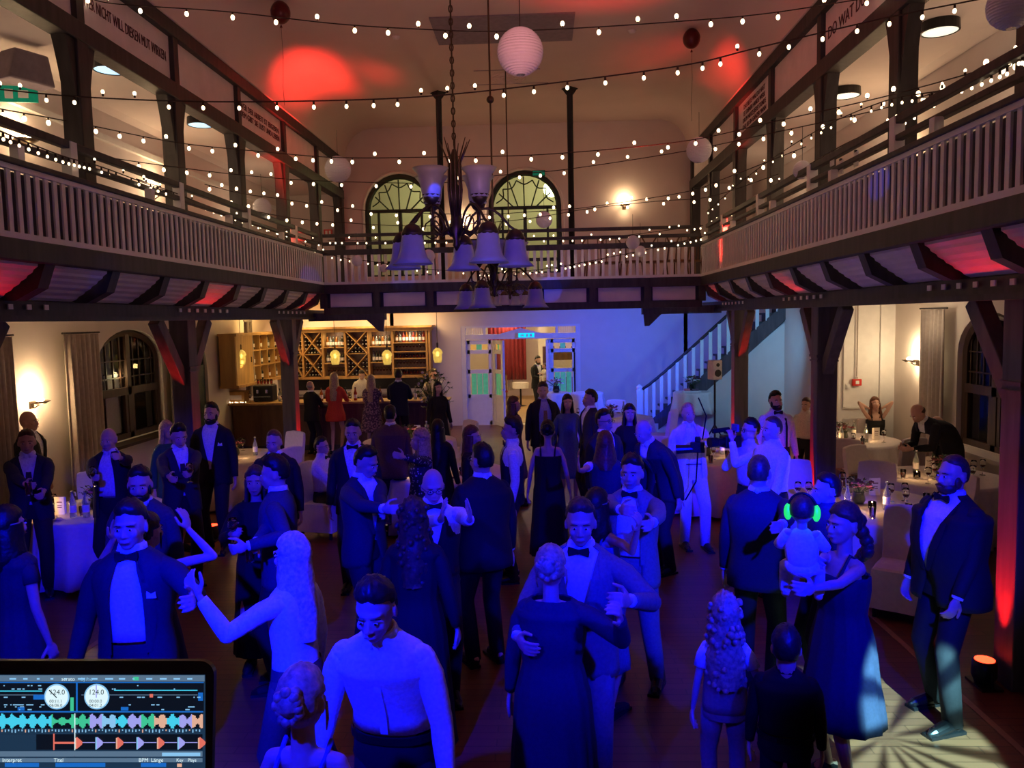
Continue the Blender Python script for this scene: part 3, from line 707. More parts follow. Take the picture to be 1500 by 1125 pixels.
lantern(938,368,16,14.4,'small paper lantern over the back gallery rail, right side lower')
lantern(1175,249,26,9.5,'white paper lantern by the middle of the right gallery')
lantern(1482,8,64,5.2,'large white paper lantern cut by the top right photo corner')
lantern(523,382,16,14.3,'small warm paper lantern at the left of the back balustrade')
lantern(628,375,19,14.3,'small paper lantern just right of the bell shades in front of the back balustrade')
lantern(562,393,12,14.3,'tiny paper lantern low on the back balustrade')
def string(ptsD,nb,label,r0=.019,seed=1,grp='warm string lights'):
    pts=[]
    for q in ptsD: pts.append(atD(*q))
    r=empty('string_light',pts[0],0,label,'string light',grp); o=pts[0]
    sm=[]; n=len(pts)
    def cr(i,t):
        p0=pts[max(i-1,0)];p1=pts[i];p2=pts[i+1];p3=pts[min(i+2,n-1)]
        return .5*((2*p1)+(p2-p0)*t+(2*p0-5*p1+4*p2-p3)*t*t+(-p0+3*p1-3*p2+p3)*t**3)
    for i in range(n-1):
        for k in range(10): sm.append(cr(i,k/10))
    sm.append(pts[-1]); MB().tube([p-o for p in sm],.006,5).build('cable','string_dark',r)
    g=random.Random(seed); proto=None
    for k in range(nb):
        u=(k+.5)/nb*(len(sm)-1); i=int(u); p=sm[i].lerp(sm[min(i+1,len(sm)-1)],u-i)-o
        dn=-1 if g.random()<.72 else 1
        dz=dn*.05
        if proto is None:
            h=MB().lathe((0,0,0),[(.008,.05),(.010,.02),(.006,.015)],6).build('socket','string_dark',r); bl=MB().ell((0,0,0),(r0,r0,r0*1.25),8,6).build('bulb','bulb',r,smooth=True); proto=(h,bl)
        else:
            h,bl=[c.copy() for c in proto]
            for c in (h,bl): C.objects.link(c); c.parent=r
        bl.location=p+V((0,0,dz)); h.location=p+V((0,0,dz)) if dn<0 else p+V((0,0,0)); 
    return r
string([(125,-8,8.2),(163,5,8.2),(330,17,8),(493,35,8),(620,43,8),(720,46,8),(850,41,8),(1000,31,8),(1130,19,8.2),(1290,-6,8.5)],24,'topmost string of warm bulbs crossing the hall under the ceiling panel',.021)
string([(-10,130,6.6),(120,142,6.6),(300,149,6.6),(500,147,6.6),(640,140,6.6),(800,123,6.6),(1000,96,6.5),(1110,70,6.4),(1290,28,6.3),(1450,-4,6.2)],34,'second string of warm bulbs from the top, crossing at the capitals of the iron columns',.015,seed=2)
string([(-8,158,6.7),(123,182,8.2),(260,209,9.5),(393,223,10),(500,231,10),(640,230,10),(800,226,10),(1000,207,10),(1130,179,9.3),(1290,143,8),(1430,105,6.6),(1510,80,5.8)],44,'third string of warm bulbs, crossing above the arched windows',.021,seed=3)
string([(120,225,8.2),(243,243,9.5),(360,257,11),(470,265,11.6),(640,268,11.6),(720,258,11.6),(830,248,11.6),(1000,222,11.3),(1130,195,10),(1290,160,8.6),(1400,125,7)],36,'fourth string of warm bulbs, crossing at the tops of the arched windows',.021,seed=4)
string([(300,270,10.5),(357,284,11.4),(417,292,12.5),(483,302,13),(560,310,13),(700,314,13),(780,310,13),(850,305,13),(1000,282,12.6),(1060,262,11.5),(1180,215,9.2)],30,'fifth string of warm bulbs, crossing the panes of the arched windows',.022,seed=5)
string([(330,300,11),(420,318,12.3),(500,326,13.6),(620,331,13.6),(760,322,13.6),(860,306,13.6),(960,295,13.6),(1040,288,12.6),(1140,255,10.8)],28,'sixth string of warm bulbs, low before the back gallery',.022,seed=6)
string([(0,192,5.6),(90,228,6.6),(150,245,7.4),(230,275,8.8),(300,300,10.2),(380,330,12.2),(470,356,14.3)],44,'string of warm bulbs tangled along the left gallery rail, upper run',.011,seed=7)
string([(200,262,8.0),(260,284,9),(330,312,10.9),(400,335,12.6),(480,372,14.4),(560,385,14.4),(650,396,14.4),(760,394,14.4)],42,'string of warm bulbs wound down to the back balustrade, lower run',.013,seed=8)
string([(480,352,14.5),(600,352,14.5),(760,350,14.5),(900,346,14.5),(1030,330,14.5)],40,'string of warm bulbs along the back gallery ledge',.015,seed=9)
string([(700,400,14.4),(790,395,14.4),(860,383,14.4),(950,365,14.4),(1035,345,14.4)],40,'string of warm bulbs looped on the right half of the back balustrade',.015,seed=10)
string([(1500,80,5.2),(1440,97,5.7),(1330,170,7.1),(1230,215,8.5),(1130,275,11),(1040,330,14.2)],38,'string of warm bulbs along the right gallery rail, lower run',.011,seed=11)
string([(1480,95,5.3),(1390,130,6.3),(1290,150,7.6),(1190,195,9.4),(1100,255,12),(1035,310,14.3)],34,'string of warm bulbs along the right gallery rail, upper run',.011,seed=12)
# ============================================================ PEOPLE
def ik(S,T,l1,l2,hint):
    d=T-S; L=min(d.length,l1+l2-.004); L=max(L,.08); u=d.normalized(); a=(l1*l1-l2*l2+L*L)/(2*L); h=math.sqrt(max(0,l1*l1-a*a))
    n=hint-u*hint.dot(u); n=n.normalized() if n.length>1e-4 else V((0,1,0))
    return S+u*a+n*h, S+u*L
def hand(b,W,d,n,s,sc,curl=.5):
    """palm + five fingers; W wrist, d direction, n back-of-hand normal, s=+1/-1 thumb side"""
    d=d.normalized(); n=(n-d*n.dot(d)); n=n.normalized() if n.length>1e-3 else V((0,0,1)); t=d.cross(n)*s
    m=Matrix((t,d,n)).transposed()
    b.ell(W+d*.05*sc,(.040*sc,.055*sc,.016*sc),12,7,m)
    L=[.072,.080,.074,.058]
    for i in range(4):
        o=W+d*.088*sc+t*(.030-.020*i)*sc; p=o; a=curl*.45; q=[p]
        for k,f in enumerate((.45,.32,.23)):
            a+=curl*(.55+.1*i*.3); dd=d*math.cos(a)-n*math.sin(a); dd=(dd+t*(.07-.045*i)).normalized(); p=p+dd*L[i]*f*sc; q.append(p)
        b.tube(q,[.0098*sc,.0094*sc,.0086*sc,.0074*sc],7,True,True)
    p=W+d*.03*sc+t*.030*sc; q=[p]; dd=(d*.65+t*.75-n*.2).normalized(); p=p+dd*.045*sc; q.append(p); dd=(d*.9+t*.25-n*.4*curl).normalized(); p=p+dd*.032*sc; q.append(p); p=p+dd*.022*sc; q.append(p)
    b.tube(q,[.014*sc,.012*sc,.011*sc,.009*sc],7,True,True)
PEOPLE=[]
def person(label,px,py,H,face,top='suit',topm='suit_black',botm='trouser_dark',shirtm='shirt_white',hair='short',hm='hair_dark',skin='skin',sex='m',
           armL=None,armR=None,lean=0,side=0,hy=0,hp=0,feet=None,sit=False,neckw=None,open_=.07,hem=.45,low=1.12,beard=False,glasses=False,belly=0,fat=1,sleeve='none',extra=None,group=None,D=None,child=False,square=False,sitz=.50,legspread=.10):
    """px,py = where the top of the head shows in the photo"""
    if H is None: H=atD(px,py,D).z/1.003
    k=H/1.75
    hipz=.93*k; hz0=hipz
    seat=sitz if sit else None
    dzz=(seat+.02-hipz) if sit else 0
    def bend(p):
        p=V(p); z=p.z-hz0
        if z<=0: return V((p.x,p.y,p.z+dzz))
        t=min(1,z/(.45*k)); a=R(lean)*t; c=R(side)*t
        y=p.y*math.cos(a)-z*math.sin(a)*(.55+.45*t); zz=z*math.cos(a*(.7+.3*t))+p.y*math.sin(a)
        x=p.x+zz*math.sin(c)
        return V((x,y,hz0+zz*math.cos(c)+dzz - p.x*math.sin(c)*.6*t))
    piv=V((0,0,1.50*k)); hk=k if not child else k*1.28
    hm3=Matrix.Rotation(R(hy),3,'Z')@Matrix.Rotation(R(hp+lean*.35),3,'X')
    def head(p):       # local head coordinates: metres relative to the neck pivot at scale 1
        p=V(p)*hk
        return bend(piv)+hm3@p
    top_pt=head((0,.01,.255))
    rz=R(face)
    rot=Matrix.Rotation(rz,3,'Z')
    wpt=atZ(px,py,top_pt.z) if D is None else atD(px,py,D)
    loc=wpt-rot@top_pt; loc.z=0 if D is None else loc.z*0
    root=empty('person',loc,rz,label,'person',group)
    Dst=loc.y; near=Dst<6.5
    inv=rot.transposed()
    def tolocal(p): return inv@(V(p)-loc)
    sw=(.178 if sex=='m' else .150)*k*(.6+.4*fat)
    F=fat
    wph=(px*13+py*7)%31
    body=MB()
    # --- head
    body.ell(head((0,.012,.145)),(.076*hk,.094*hk,.108*hk),20,14,hm3)
    body.ell(head((0,-.030,.095)),(.060*hk,.068*hk,.085*hk),16,10,hm3)
    body.ell(head((0,-.058,.038)),(.034*hk,.030*hk,.024*hk),10,7,hm3)
    body.ell(head((0,-.062,.152)),(.056*hk,.030*hk,.014*hk),12,7,hm3)
    body.tube([head((0,-.090,.130)),head((0,-.102,.108)),head((0,-.106,.095))],[.009*hk,.012*hk,.012*hk],8,True,True)
    for e in (-1,1):
        body.ell(head((e*.014,-.100,.091)),(.008*hk,.010*hk,.007*hk),8,6,hm3)
        body.ell(head((e*.078,.012,.115)),(.010*hk,.020*hk,.031*hk),8,7,hm3@Matrix.Rotation(e*.25,3,'Z'))
        body.ell(head((e*.038,-.068,.10)),(.024*hk,.022*hk,.024*hk),8,6,hm3)
    body.ell(head((0,-.094,.066)),(.026*hk,.010*hk,.007*hk),10,6,hm3); body.ell(head((0,-.092,.055)),(.021*hk,.010*hk,.007*hk),10,6,hm3)
    nr=(.056 if sex=='m' else .044)*hk
    body.tube([bend((0,.015*k,1.38*k)),bend((0,.012*k,1.46*k)),head((0,.012,.02)),head((0,.012,.08))],[nr*1.3,nr*1.05,nr,nr],12,True,True)
    # --- torso core
    for z,rx,ry,rr in ((1.28,.150,.090,.19),(1.08,.125,.085,.17),(.95,.145,.095,.13)):
        m=.82 if sex=='m' else .84
        body.ell(bend((0,0,z*k)),(rx*k*m*F,ry*k*.85*F,rr*k*.85),16,10)
    body.tube([bend((-sw*.84,0,1.398*k)),bend((0,.01*k,1.412*k)),bend((sw*.84,0,1.398*k))],[.036*k,.050*k,.036*k],10,True,True)
    if sex=='f' and not child: 
        for e in (-1,1): body.ell(bend((e*.07*k,-.075*k,1.27*k)),(.055*k,.045*k,.055*k),10,7)
    # --- arms
    J={}
    for e,a,nm in ((-1,armL,'L'),(1,armR,'R')):     # L = photo-left arm when facing the camera
        S=bend((e*sw,0,1.405*k))
        a=a or dict()
        if 'px' in a: T=tolocal(atD(*a['px']))
        else:
            t=a.get('t',(.27,-.05,.80)); T=V((e*t[0]*k,t[1]*k,t[2]*k+dzz))
        hint=V(a.get('h',(e*.35,.9,-.3))); 
        if 'h' in a: hint=V((e*a['h'][0],a['h'][1],a['h'][2]))
        E_,W=ik(S,T,.285*k,.255*k,hint)
        hd=(W-E_).normalized()
        if 'hd' in a: hd=(hd*.4+V((e*a['hd'][0],a['hd'][1],a['hd'][2])).normalized()).normalized()
        J[e]=(S,E_,W,hd)
        u=.046 if sex=='m' else .038
        Sb=S+V((-e*.022*k,0,-.018*k)); body.tube([Sb,S.lerp(E_,.45),E_],[u*k*(.98 if top=='dress' and sleeve=='none' else .86),u*.92*k,u*.76*k],10,True,True); body.tube([E_,E_.lerp(W,.35),W],[u*.76*k,u*.76*k,u*.50*k],10,True,True)
        n=a.get('n',(1,0,.1)); hand(body,W-hd*.004,hd,V((e*n[0],n[1],n[2])),-e if hd.z<-.3 else e,1.0*k if not child else k*1.1,a.get('c',.55))
    # --- legs
    feet=feet or ((-legspread,0),(legspread,-.02)); LJ=[]
    for i,e in enumerate((-1,1)):
        Hh=V((e*.088*k,0,hz0-.02+dzz)); fx,fy=feet[i]
        if sit: Kn=Hh+V((e*.06,-.42*k,.03)); A=V((Kn.x,Kn.y+.02,.08*k))
        else:
            A=V((fx*k,fy*k,.085*k)); 
            Kn,A=ik(Hh,A,.43*k,.43*k,V((e*.15,-1,0)))
        u=.072 if sex=='m' else .068
        body.tube([Hh,Hh.lerp(Kn,.5),Kn],[u*k,u*.86*k,u*.66*k],10,True,True); body.tube([Kn,Kn.lerp(A,.35),A],[u*.66*k,u*.68*k,u*.42*k],10,True,True)
        body.tube([A-V((0,-.03*k,.02*k)),A+V((e*.02,-.09*k,-.045*k)),A+V((e*.03,-.15*k,-.06*k))],[.035*k,.032*k,.018*k],8,True,True)
        LJ.append((Hh,Kn,A))
    bo=body.build('body',skin,root,smooth=True)
    vx=max(.0058,min(.013,Dst*.00125)); rm=bo.modifiers.new('r','REMESH'); rm.mode='VOXEL'; rm.voxel_size=vx; rm.use_smooth_shade=True
    sm=bo.modifiers.new('m','SMOOTH'); sm.factor=.5; sm.iterations=3
    # --- face details
    facing=math.cos(rz+R(hy)); 
    if facing>-.35 or near:
        for e in (-1,1):
            ey=MB().ell((0,0,0),(.0100*hk,.006*hk,.0055*hk),10,7,hm3).build('eye','eye',root,smooth=True); ey.location=head((e*.031,-.0905,.128))
            if Dst<10: pu=MB().ell((0,0,0),(.0060*hk,.004*hk,.0056*hk),8,6,hm3).build('pupil','pupil',ey,smooth=True); pu.location=hm3@V((0,-.0055*hk,0))
            MB().tube([head((e*.014,-.0965,.149)),head((e*.034,-.0960,.151)),head((e*.052,-.083,.145))],[.0032*hk,.0038*hk,.002*hk],6,True).build('eyebrow',hm if hair!='bald' else 'hair_brown',root)
        MB().tube([head((-.024,-.0985,.061)),head((0,-.1055,.061)),head((.024,-.0985,.061))],[.003*hk,.0058*hk,.003*hk],6,True).build('lips','lip',root)
    if beard:
        b=MB()
        b.ell(head((0,-.040,.048)),(.066*hk,.062*hk,.048*hk),16,10,hm3,fn=lambda q:1+.05*math.sin(q.x*40)*math.sin(q.z*37))
        b.tube([head((-.030,-.098,.066)),head((0,-.106,.076)),head((.030,-.098,.066))],.008*hk,6,True,True)
        for e in (-1,1): b.ell(head((e*.066,-.018,.088)),(.012*hk,.03*hk,.04*hk),8,6,hm3)
        b.build('beard',hm if hair!='bald' else 'hair_brown',root,smooth=True)
    if glasses:
        b=MB()
        for e in (-1,1):
            b.tube([head((e*.032+.023*math.cos(t*PI/5),-.104,.128+.017*math.sin(t*PI/5))) for t in range(11)],.0025*hk,5)
            b.tube([head((e*.055,-.102,.133)),head((e*.082,-.03,.130)),head((e*.084,.02,.125))],.0025*hk,5)
        b.tube([head((-.01,-.108,.132)),head((.01,-.108,.132))],.0025*hk,5); b.build('glasses','black_plastic',root)
    # --- hair
    g=random.Random(int(px*7+py)); ph=g.random()*9
    def cap(thick=1.10,low=-.35,front=.52,fy=-.26,nape=-.62,top=0,nz=.03):
        b=MB()
        cl=lambda v: 0 if v<0 else 1 if v>1 else v*v*(3-2*v)
        def fn(q):
            n_=1+nz*(noise.noise(q*6+V((ph,0,0))))+nz*.6*noise.noise(q*15+V((ph,3,0)))
            keep=max(cl((q.y-fy-.10*abs(q.x))/.22+.5),cl((q.z-front+.25*abs(q.x))/.20+.5))
            sd=max(cl((q.z-low)/.22+.5),cl((q.y-.25)/.25+.5)); bk=cl((q.z-nape)/.2+.5)
            ear=.0 if (abs(q.x)>.84 and q.z<.02 and q.y<.35) else 1
            m=keep*sd*bk*ear
            return .84+(thick*n_*(1+top*max(0,q.z)*max(0,.6-q.y))-.84)*m
        b.ell(head((0,.012,.147)),(.079*hk,.097*hk,.110*hk),32,22,hm3,fn=fn); return b
    if hair=='short': cap(1.085,top=.07,front=.66,nz=.06).build('hair',hm,root,smooth=True)
    elif hair=='quiff': cap(1.09,top=.15,nz=.09,front=.62).build('hair',hm,root,smooth=True)
    elif hair=='buzz': cap(1.045,nz=.02,top=0,front=.70).build('hair',hm,root,smooth=True)
    elif hair=='fringe': cap(1.05,front=2,fy=.15,nape=-.6,nz=.02).build('hair',hm,root,smooth=True) if False else None
    if hair in('long','bob','curly','pony','updo'):
        b=cap(1.13,low=-.9 if hair!='updo' and hair!='pony' else -.3,front=.50,fy=-.42,nape=-.9 if hair not in('updo','pony') else -.5,nz=.05 if hair!='curly' else .16)
        if hair in('long','bob','curly'):
            Lh={'long':.34,'bob':.13,'curly':.30}[hair]; rows=[]; n=12
            for j in range(n+1):
                t=j/n; z=.15-(Lh+.15)*t; row=[]
                for q in range(25):
                    a=-2.15+4.3*q/24 ; w=1+(.10 if hair!='curly' else .22)*noise.noise(V((a*3+ph,z*(14 if hair!='curly' else 30),ph)))
                    rx=(.088+.030*min(1,t*1.5))*w; ry=(.100+.02*t)*w
                    if t>.8: rx*=1-.3*(t-.8)/.2; 
                    row.append(head((rx*math.sin(a),.012+ry*math.cos(a)+.012*t,z)))
                rows.append(row)
            inner=[[p.lerp(head((0,.03,.15-(Lh+.15)*j/n)),.30) for p in r_] for j,r_ in enumerate(rows)]
            b.grid([r1+r2[::-1] for r1,r2 in zip(rows,inner)],close=True)
        if hair=='curly':
            for i in range(84):
                a=g.uniform(-2.3,2.3); z=g.uniform(-.30,.22); rr=g.uniform(.094,.112) if z<.1 else .088
                b.ell(head((rr*math.sin(a),.015+rr*1.1*math.cos(a),z)),[.019*hk*g.uniform(.7,1.3)]*3,7,5)
        if hair=='updo':
            b.ell(head((0,.105,.17)),(.052*hk,.045*hk,.052*hk),12,8,hm3,fn=lambda q:1+.15*noise.noise(q*5))
            for i in range(16):
                a=2*PI*i/16; b.ell(head((.045*math.cos(a)+g.uniform(-.01,.01),.112+g.uniform(-.01,.015),.16+.055*math.sin(a))),[.021*hk]*3,7,5)
            for e in (-1,1): b.tube([head((e*.082,-.02,.12)),head((e*.088,-.01,.06)),head((e*.078,-.02,.01))],[.006*hk,.007*hk,.003*hk],5,True)
        if hair=='pony':
            for i in range(26):
                t=i/25; b.ell(head((.03*math.sin(t*9+ph)+g.uniform(-.015,.015),.12+.045*math.sin(t*2.4),.14-.32*t)),[(.045-.02*t)*hk*g.uniform(.7,1.2)]*3,8,6,fn=lambda q:1+.2*noise.noise(q*4))
        b.build('hair',hm,root,smooth=True)
    if hair=='bald_rim':
        b=MB()
        def fn2(q): return 1.05 if (-.35<q.z<.15 and q.y>-.15) else .8
        b.ell(head((0,.012,.147)),(.079*hk,.097*hk,.110*hk),28,18,hm3,fn=fn2).build('hair',hm,root,smooth=True)
    # --- clothes
    def loft(rows,n=28,gap=None,scale=1,pleat=0,zb=0):
        out=[]
        for (z,rx,rf,rb) in rows:
            rx*=k*scale*(F if z<1.40 else 1); rf*=k*scale*(F if z<1.40 else 1); rb*=k*scale*(F if z<1.4 else 1)
            if belly and .95<z<1.32: rf+=belly*k*math.sin(PI*(z-.95)/.37)
            th=0
            if gap is not None: th=math.asin(min(.9,gap(z)*k/rx)) 
            row=[]; rz_=z
            m=n+1 if gap is not None else n
            for i in range(m):
                a=th+(2*PI-2*th)*i/n; r_=1+(pleat*math.cos(14*a+z) if pleat else 0)+(.030*noise.noise(V((3*math.sin(a)+wph,3*math.cos(a),rz_*11))) if z<1.42 else 0)
                cx=math.sin(a);cy=-math.cos(a); s_=abs(cx)**.85*(1 if cx>0 else -1); c_=abs(cy)**.85*(1 if cy>0 else -1)
                p=V((rx*s_*r_,(rf if cy<0 else rb)*c_*r_,z*k))
                row.append(bend(p))
            out.append(row)
        return MB().grid(out,close=gap is None)
    def interp(rows,per=3):
        o=[]
        for i in range(len(rows)-1):
            for j in range(per):
                t=j/per; o.append(tuple(a+(b_-a)*t for a,b_ in zip(rows[i],rows[i+1])))
        o.append(rows[-1]); return o
    wf=.85 if sex=='f' else 1
    J_rows=interp([(.80,.198,.130,.150),(.93,.195,.128,.145),(1.10,.175,.118,.118),(1.25,.192,.128,.128),(1.36,.205,.122,.125),(1.425,.190,.100,.110),(1.47,.130,.072,.088),(1.505,.078,.062,.075)])
    S_rows=interp([(.90,.165,.110,.115),(1.10,.150,.104,.104),(1.25,.172,.114,.112),(1.36,.185,.108,.108),(1.425,.170,.088,.095),(1.465,.115,.062,.075),(1.51,.064,.058,.062),(1.54,.060,.056,.058)])
    if sex=='f': J_rows=[(z,rx*wf,rf,rb*.92) for z,rx,rf,rb in J_rows]; S_rows=[(z,rx*wf,rf,rb*.9) for z,rx,rf,rb in S_rows]
    def sleeves(m,name='sleeve',r=.060,frac=1.0,parent=None,upto='w',cuff=None):
        for e in (-1,1):
            S,E_,W,hd=J[e]; b=MB()
            Sx=S+V((e*-.020*k,0,-.014*k))
            if upto=='w':
                We=E_.lerp(W,.93*frac)
                cp=[(Sx,1.08),(S.lerp(E_,.3),1.05),(S.lerp(E_,.7),.95),(E_,.86),(E_.lerp(We,.35),.82),(We,.62)]; P_=[];R_=[]
                for i in range(5):
                    for j in range(4):
                        t=j/4; P_.append(cp[i][0].lerp(cp[i+1][0],t)); R_.append(r*k*(cp[i][1]+(cp[i+1][1]-cp[i][1])*t)*(1+.07*noise.noise(V((wph,i*1.7+j*.9,e*3)))))
                b.tube(P_+[We],R_+[r*.62*k],12,True); b.ell(Sx,(r*1.08*k,)*3,12,8); b.ell(E_,(r*.85*k,)*3,10,6)
            else:
                Ee=S.lerp(E_,frac); b.tube([Sx,S.lerp(E_,frac*.5),Ee],[r*.95*k,r*.95*k,r*.95*k],12,True); b.ell(Sx,(r*.97*k,)*3,12,8)
            b.build(name,m,parent or root,smooth=True)
            if cuff: MB().tube([E_.lerp(W,.90),E_.lerp(W,1.0)],[r*.60*k,r*.58*k],10,True).build('cuff',cuff,root,smooth=True)
    def trousers(m,top=1.02):
        b=loft([(.84,.150,.108,.120),(.90,.168,.115,.130),(.97,.165,.112,.122),(top,.155,.108,.112)],24)
        for (Hh,Kn,A) in LJ:
            r=.098
            b.ell(Hh+V((0,0,-.01)),(r*k*F,r*1.05*k,r*k*1.0),12,8)
            b.tube([Hh,Hh.lerp(Kn,.5),Kn,Kn.lerp(A,.4),A+V((0,0,-.035*k))],[.098*k,.084*k,.070*k,.066*k,.060*k],14,True)
            if sit: b.ell(Kn,(.071*k,)*3,10,7)
        b.build('trousers',m,root,smooth=True)
    def shoes(m='black_plastic'):
        for i,(Hh,Kn,A) in enumerate(LJ):
            e=-1 if i==0 else 1; b=MB(); o=V((A.x,A.y,0)) if abs(A.z-.085*k)<.1 else V((A.x,A.y,A.z-.085*k))
            b.ell(o+V((e*.005,.015,.045))*k,(.042*k,.055*k,.05*k),12,8)
            b.tube([o+V((0,.02,.05))*k,o+V((e*.01,-.07,.048))*k,o+V((e*.018,-.16,.030))*k,o+V((e*.02,-.19,.026))*k],[.042*k,.043*k,.038*k,.022*k],12,True,True)
            b.box(o+V((e*.01,-.075,.010))*k,(.085*k,.27*k,.02*k)); b.build('shoe',m,root,smooth=False)
    yf=lambda z,off=0:-(.118 if z<1.3 else .118-.40*(z-1.3))*k*F-off
    def collar(m):
        for q in (-1,1):
            rows=[]
            for z,r0 in ((1.495,.066),(1.535,.062),(1.53,.072),(1.49,.080)):
                rows.append([bend((q*r0*math.sin(a)*k,-r0*.95*math.cos(a)*k+.008*k,(z-(.018*(1-a/PI) if r0>.07 else 0))*k)) for a in [.12+(PI-.12)*t/9 for t in range(10)]])
            MB().grid(rows).build('collar',m,root,smooth=True,solid=.004)
    def bow(m='black_plastic'):
        c=bend((0,-.070*k,1.485*k)); b=MB()
        for e in (-1,1): b.prism([c+V((0,-.004,-.010))*k,c+V((e*.055,-.008,-.026))*k,c+V((e*.060,-.006,0))*k,c+V((e*.055,-.008,.026))*k,c+V((0,-.004,.010))*k],(0,-.012*k,0))
        b.ell(c+V((0,-.012,0))*k,(.012*k,.012*k,.013*k),8,6); b.build('bow_tie',m,root)
    def tie(m='tie_dark',end=1.03):
        zs=[1.475,1.44,1.30,1.16,end+.03,end]; w=[.018,.015,.026,.034,.036,.004]; rows=[]
        for z,q in zip(zs,w): rows.append([bend((-q*k,yf(z,.004 if z>1.4 else .012)+(.02 if z>1.42 else 0),z*k)),bend((q*k,yf(z,.004 if z>1.4 else .012)+(.02 if z>1.42 else 0),z*k))])
        MB().grid(rows).build('tie',m,root,solid=.008)
    if top=='jacket_open': low=.98
    if neckw is None: neckw='tie' if False else ''
    if top in('suit','jacket_open'):
        shirt=loft(S_rows if top=='suit' else [r_ for r_ in S_rows if r_[0]>.97],26).build('shirt',shirtm,root,smooth=True,solid=.006); collar(shirtm)
        if top=='suit': gp=lambda z: (open_*.95*max(0,(z-low))/(1.5-low))+(.05*(1.02-z)/.2 if z<1.02 else 0)+.002
        else: gp=lambda z: .085 if z<1.3 else .085-.05*(z-1.3)/.2
        jk=loft(J_rows,30,gap=gp).build('jacket',topm,root,smooth=True,solid=.010)
        sleeves(topm,cuff=shirtm if near else None)
        if Dst<9:
            for e in (-1,1):
                rows=[]
                for z in [low+(1.50-low)*t/6 for t in range(7)]:
                    row=[]
                    for q in range(4):
                        xx=gp(z)+.001+(.055*math.sin(PI*min(1,.15+(z-low)/(1.5-low)*.9)))*q/3
                        ri=[r_ for r_ in J_rows]; 
                        # interpolate ring
                        for i in range(len(ri)-1):
                            if ri[i][0]<=z<=ri[i+1][0]+1e-6:
                                t=(z-ri[i][0])/(ri[i+1][0]-ri[i][0]); rx=ri[i][1]+(ri[i+1][1]-ri[i][1])*t; rf=ri[i][2]+(ri[i+1][2]-ri[i][2])*t; break
                        rx*=(F if z<1.4 else 1); rf*=(F if z<1.4 else 1)
                        if belly and .95<z<1.32: rf+=belly*math.sin(PI*(z-.95)/.37)
                        s_=min(.98,xx/rx); cx=s_**(1/.85); cy=math.sqrt(1-cx*cx)**.85
                        row.append(bend((e*xx*k,-(rf*cy+.009)*k,z*k)))
                    rows.append(row)
                MB().grid(rows).build('lapel',topm,jk,solid=.004)
        if square: c=bend((.125*k,-.118*k*F,1.28*k)); MB().prism([c+V((-.03,0,-.01)),c+V((.03,-.002,-.01)),c+V((.025,-.002,.025)),c+V((0,0,.012)),c+V((-.02,0,.03))],(0,-.006,0)).build('pocket_square','shirt_white',jk)
        trousers(botm); shoes()
    elif top in('shirt','vest','suspenders'):
        loft([r_ for r_ in S_rows if r_[0]>.97],28,scale=1.05).build('shirt',shirtm,root,smooth=True,solid=.006); collar(shirtm); sleeves(shirtm,name='shirt_sleeve',r=.056)
        if near and top=='shirt' and facing>.3:
            b=MB().grid([[bend((q*k,yf(z,.012)+.004*k+(-.5*0),z*k)) for q in (-.016,.016)] for z in [1.05+.40*t/10 for t in range(11)]])
            b.build('button_placket',shirtm,root,solid=.003)
        if near: loft([(.985,.168,.114,.118),(1.02,.166,.113,.117)],24,scale=1.03).build('belt','black_plastic',root,solid=.006)
        if top=='vest':
            gp=lambda z: (.07*max(0,(z-1.20))/.28)+.002
            vr=interp([(.96,.172,.118,.122),(1.10,.164,.115,.115),(1.25,.184,.124,.122),(1.36,.150,.122,.118),(1.43,.115,.100,.105),(1.475,.095,.070,.085)])
            loft(vr,28,gap=gp,scale=1.0).build('waistcoat',topm,root,smooth=True,solid=.008)
        if top=='suspenders':
            for e in (-1,1):
                MB().grid([[bend((e*(q)*k,yf(z,.010 if z<1.35 else .02),z*k)) for q in (.075,.100)] for z in (1.0,1.1,1.2,1.3,1.40)]+[[bend((e*q*k,.0,1.468*k)) for q in (.075,.1)]]+[[bend((e*q*k,.125*k,z*k)) for q in (.06,.085)] for z in (1.36,1.2,1.0)]).build('suspender','black_plastic',root,solid=.006)
        trousers(botm); shoes()
    elif top=='dress':
        tz=1.34 if sleeve!='cover' else 1.47
        rows=[(hem,.235 if hem<.7 else .2,.20 if hem<.7 else .16,.21 if hem<.7 else .17),((hem+.92)/2,.205,.165,.175),(.93,.178,.122,.140),(1.10,.138,.100,.102),(1.26,.158,.132,.110),(1.34,.158,.118,.105)]
        if sit: rows=rows[2:]
        if sleeve=='cover' or sleeve=='short' or sleeve=='long' or sleeve=='cap': rows+=[(1.40,.176,.100,.106),(1.435,.150,.078,.088),(1.46,.112,.062,.074)]
        loft(interp(rows,4),42,pleat=.035 if hem<.95 and not sit else 0).build('dress',topm,root,smooth=True,solid=.008)
        if sit:
            b=MB()
            for (Hh,Kn,A) in LJ: b.tube([Hh,Hh.lerp(Kn,.5),Kn+V((0,-.03,0))],[.13*k,.115*k,.10*k],12,True,True)
            b.build('skirt',topm,root,smooth=True)
        if sleeve in('short','cap'): sleeves(topm if sleeve=='short' else shirtm,name='sleeve',r=.050,frac=.45,upto='e')
        elif sleeve in('long','cover'): sleeves(topm,r=.054)
        else:
            for e in (-1,1): MB().tube([bend((e*.085*k,-.105*k,1.335*k)),bend((e*.09*k,-.03*k,1.462*k)),bend((e*.085*k,.07*k,1.40*k)),bend((e*.08*k,.095*k,1.33*k))],.010*k,6).build('strap',topm,root)
        shoes('dress_black')
    elif top=='blouse':
        loft(S_rows,28,scale=1.05).build('blouse',topm,root,smooth=True,solid=.006); sleeves(topm,r=.054)
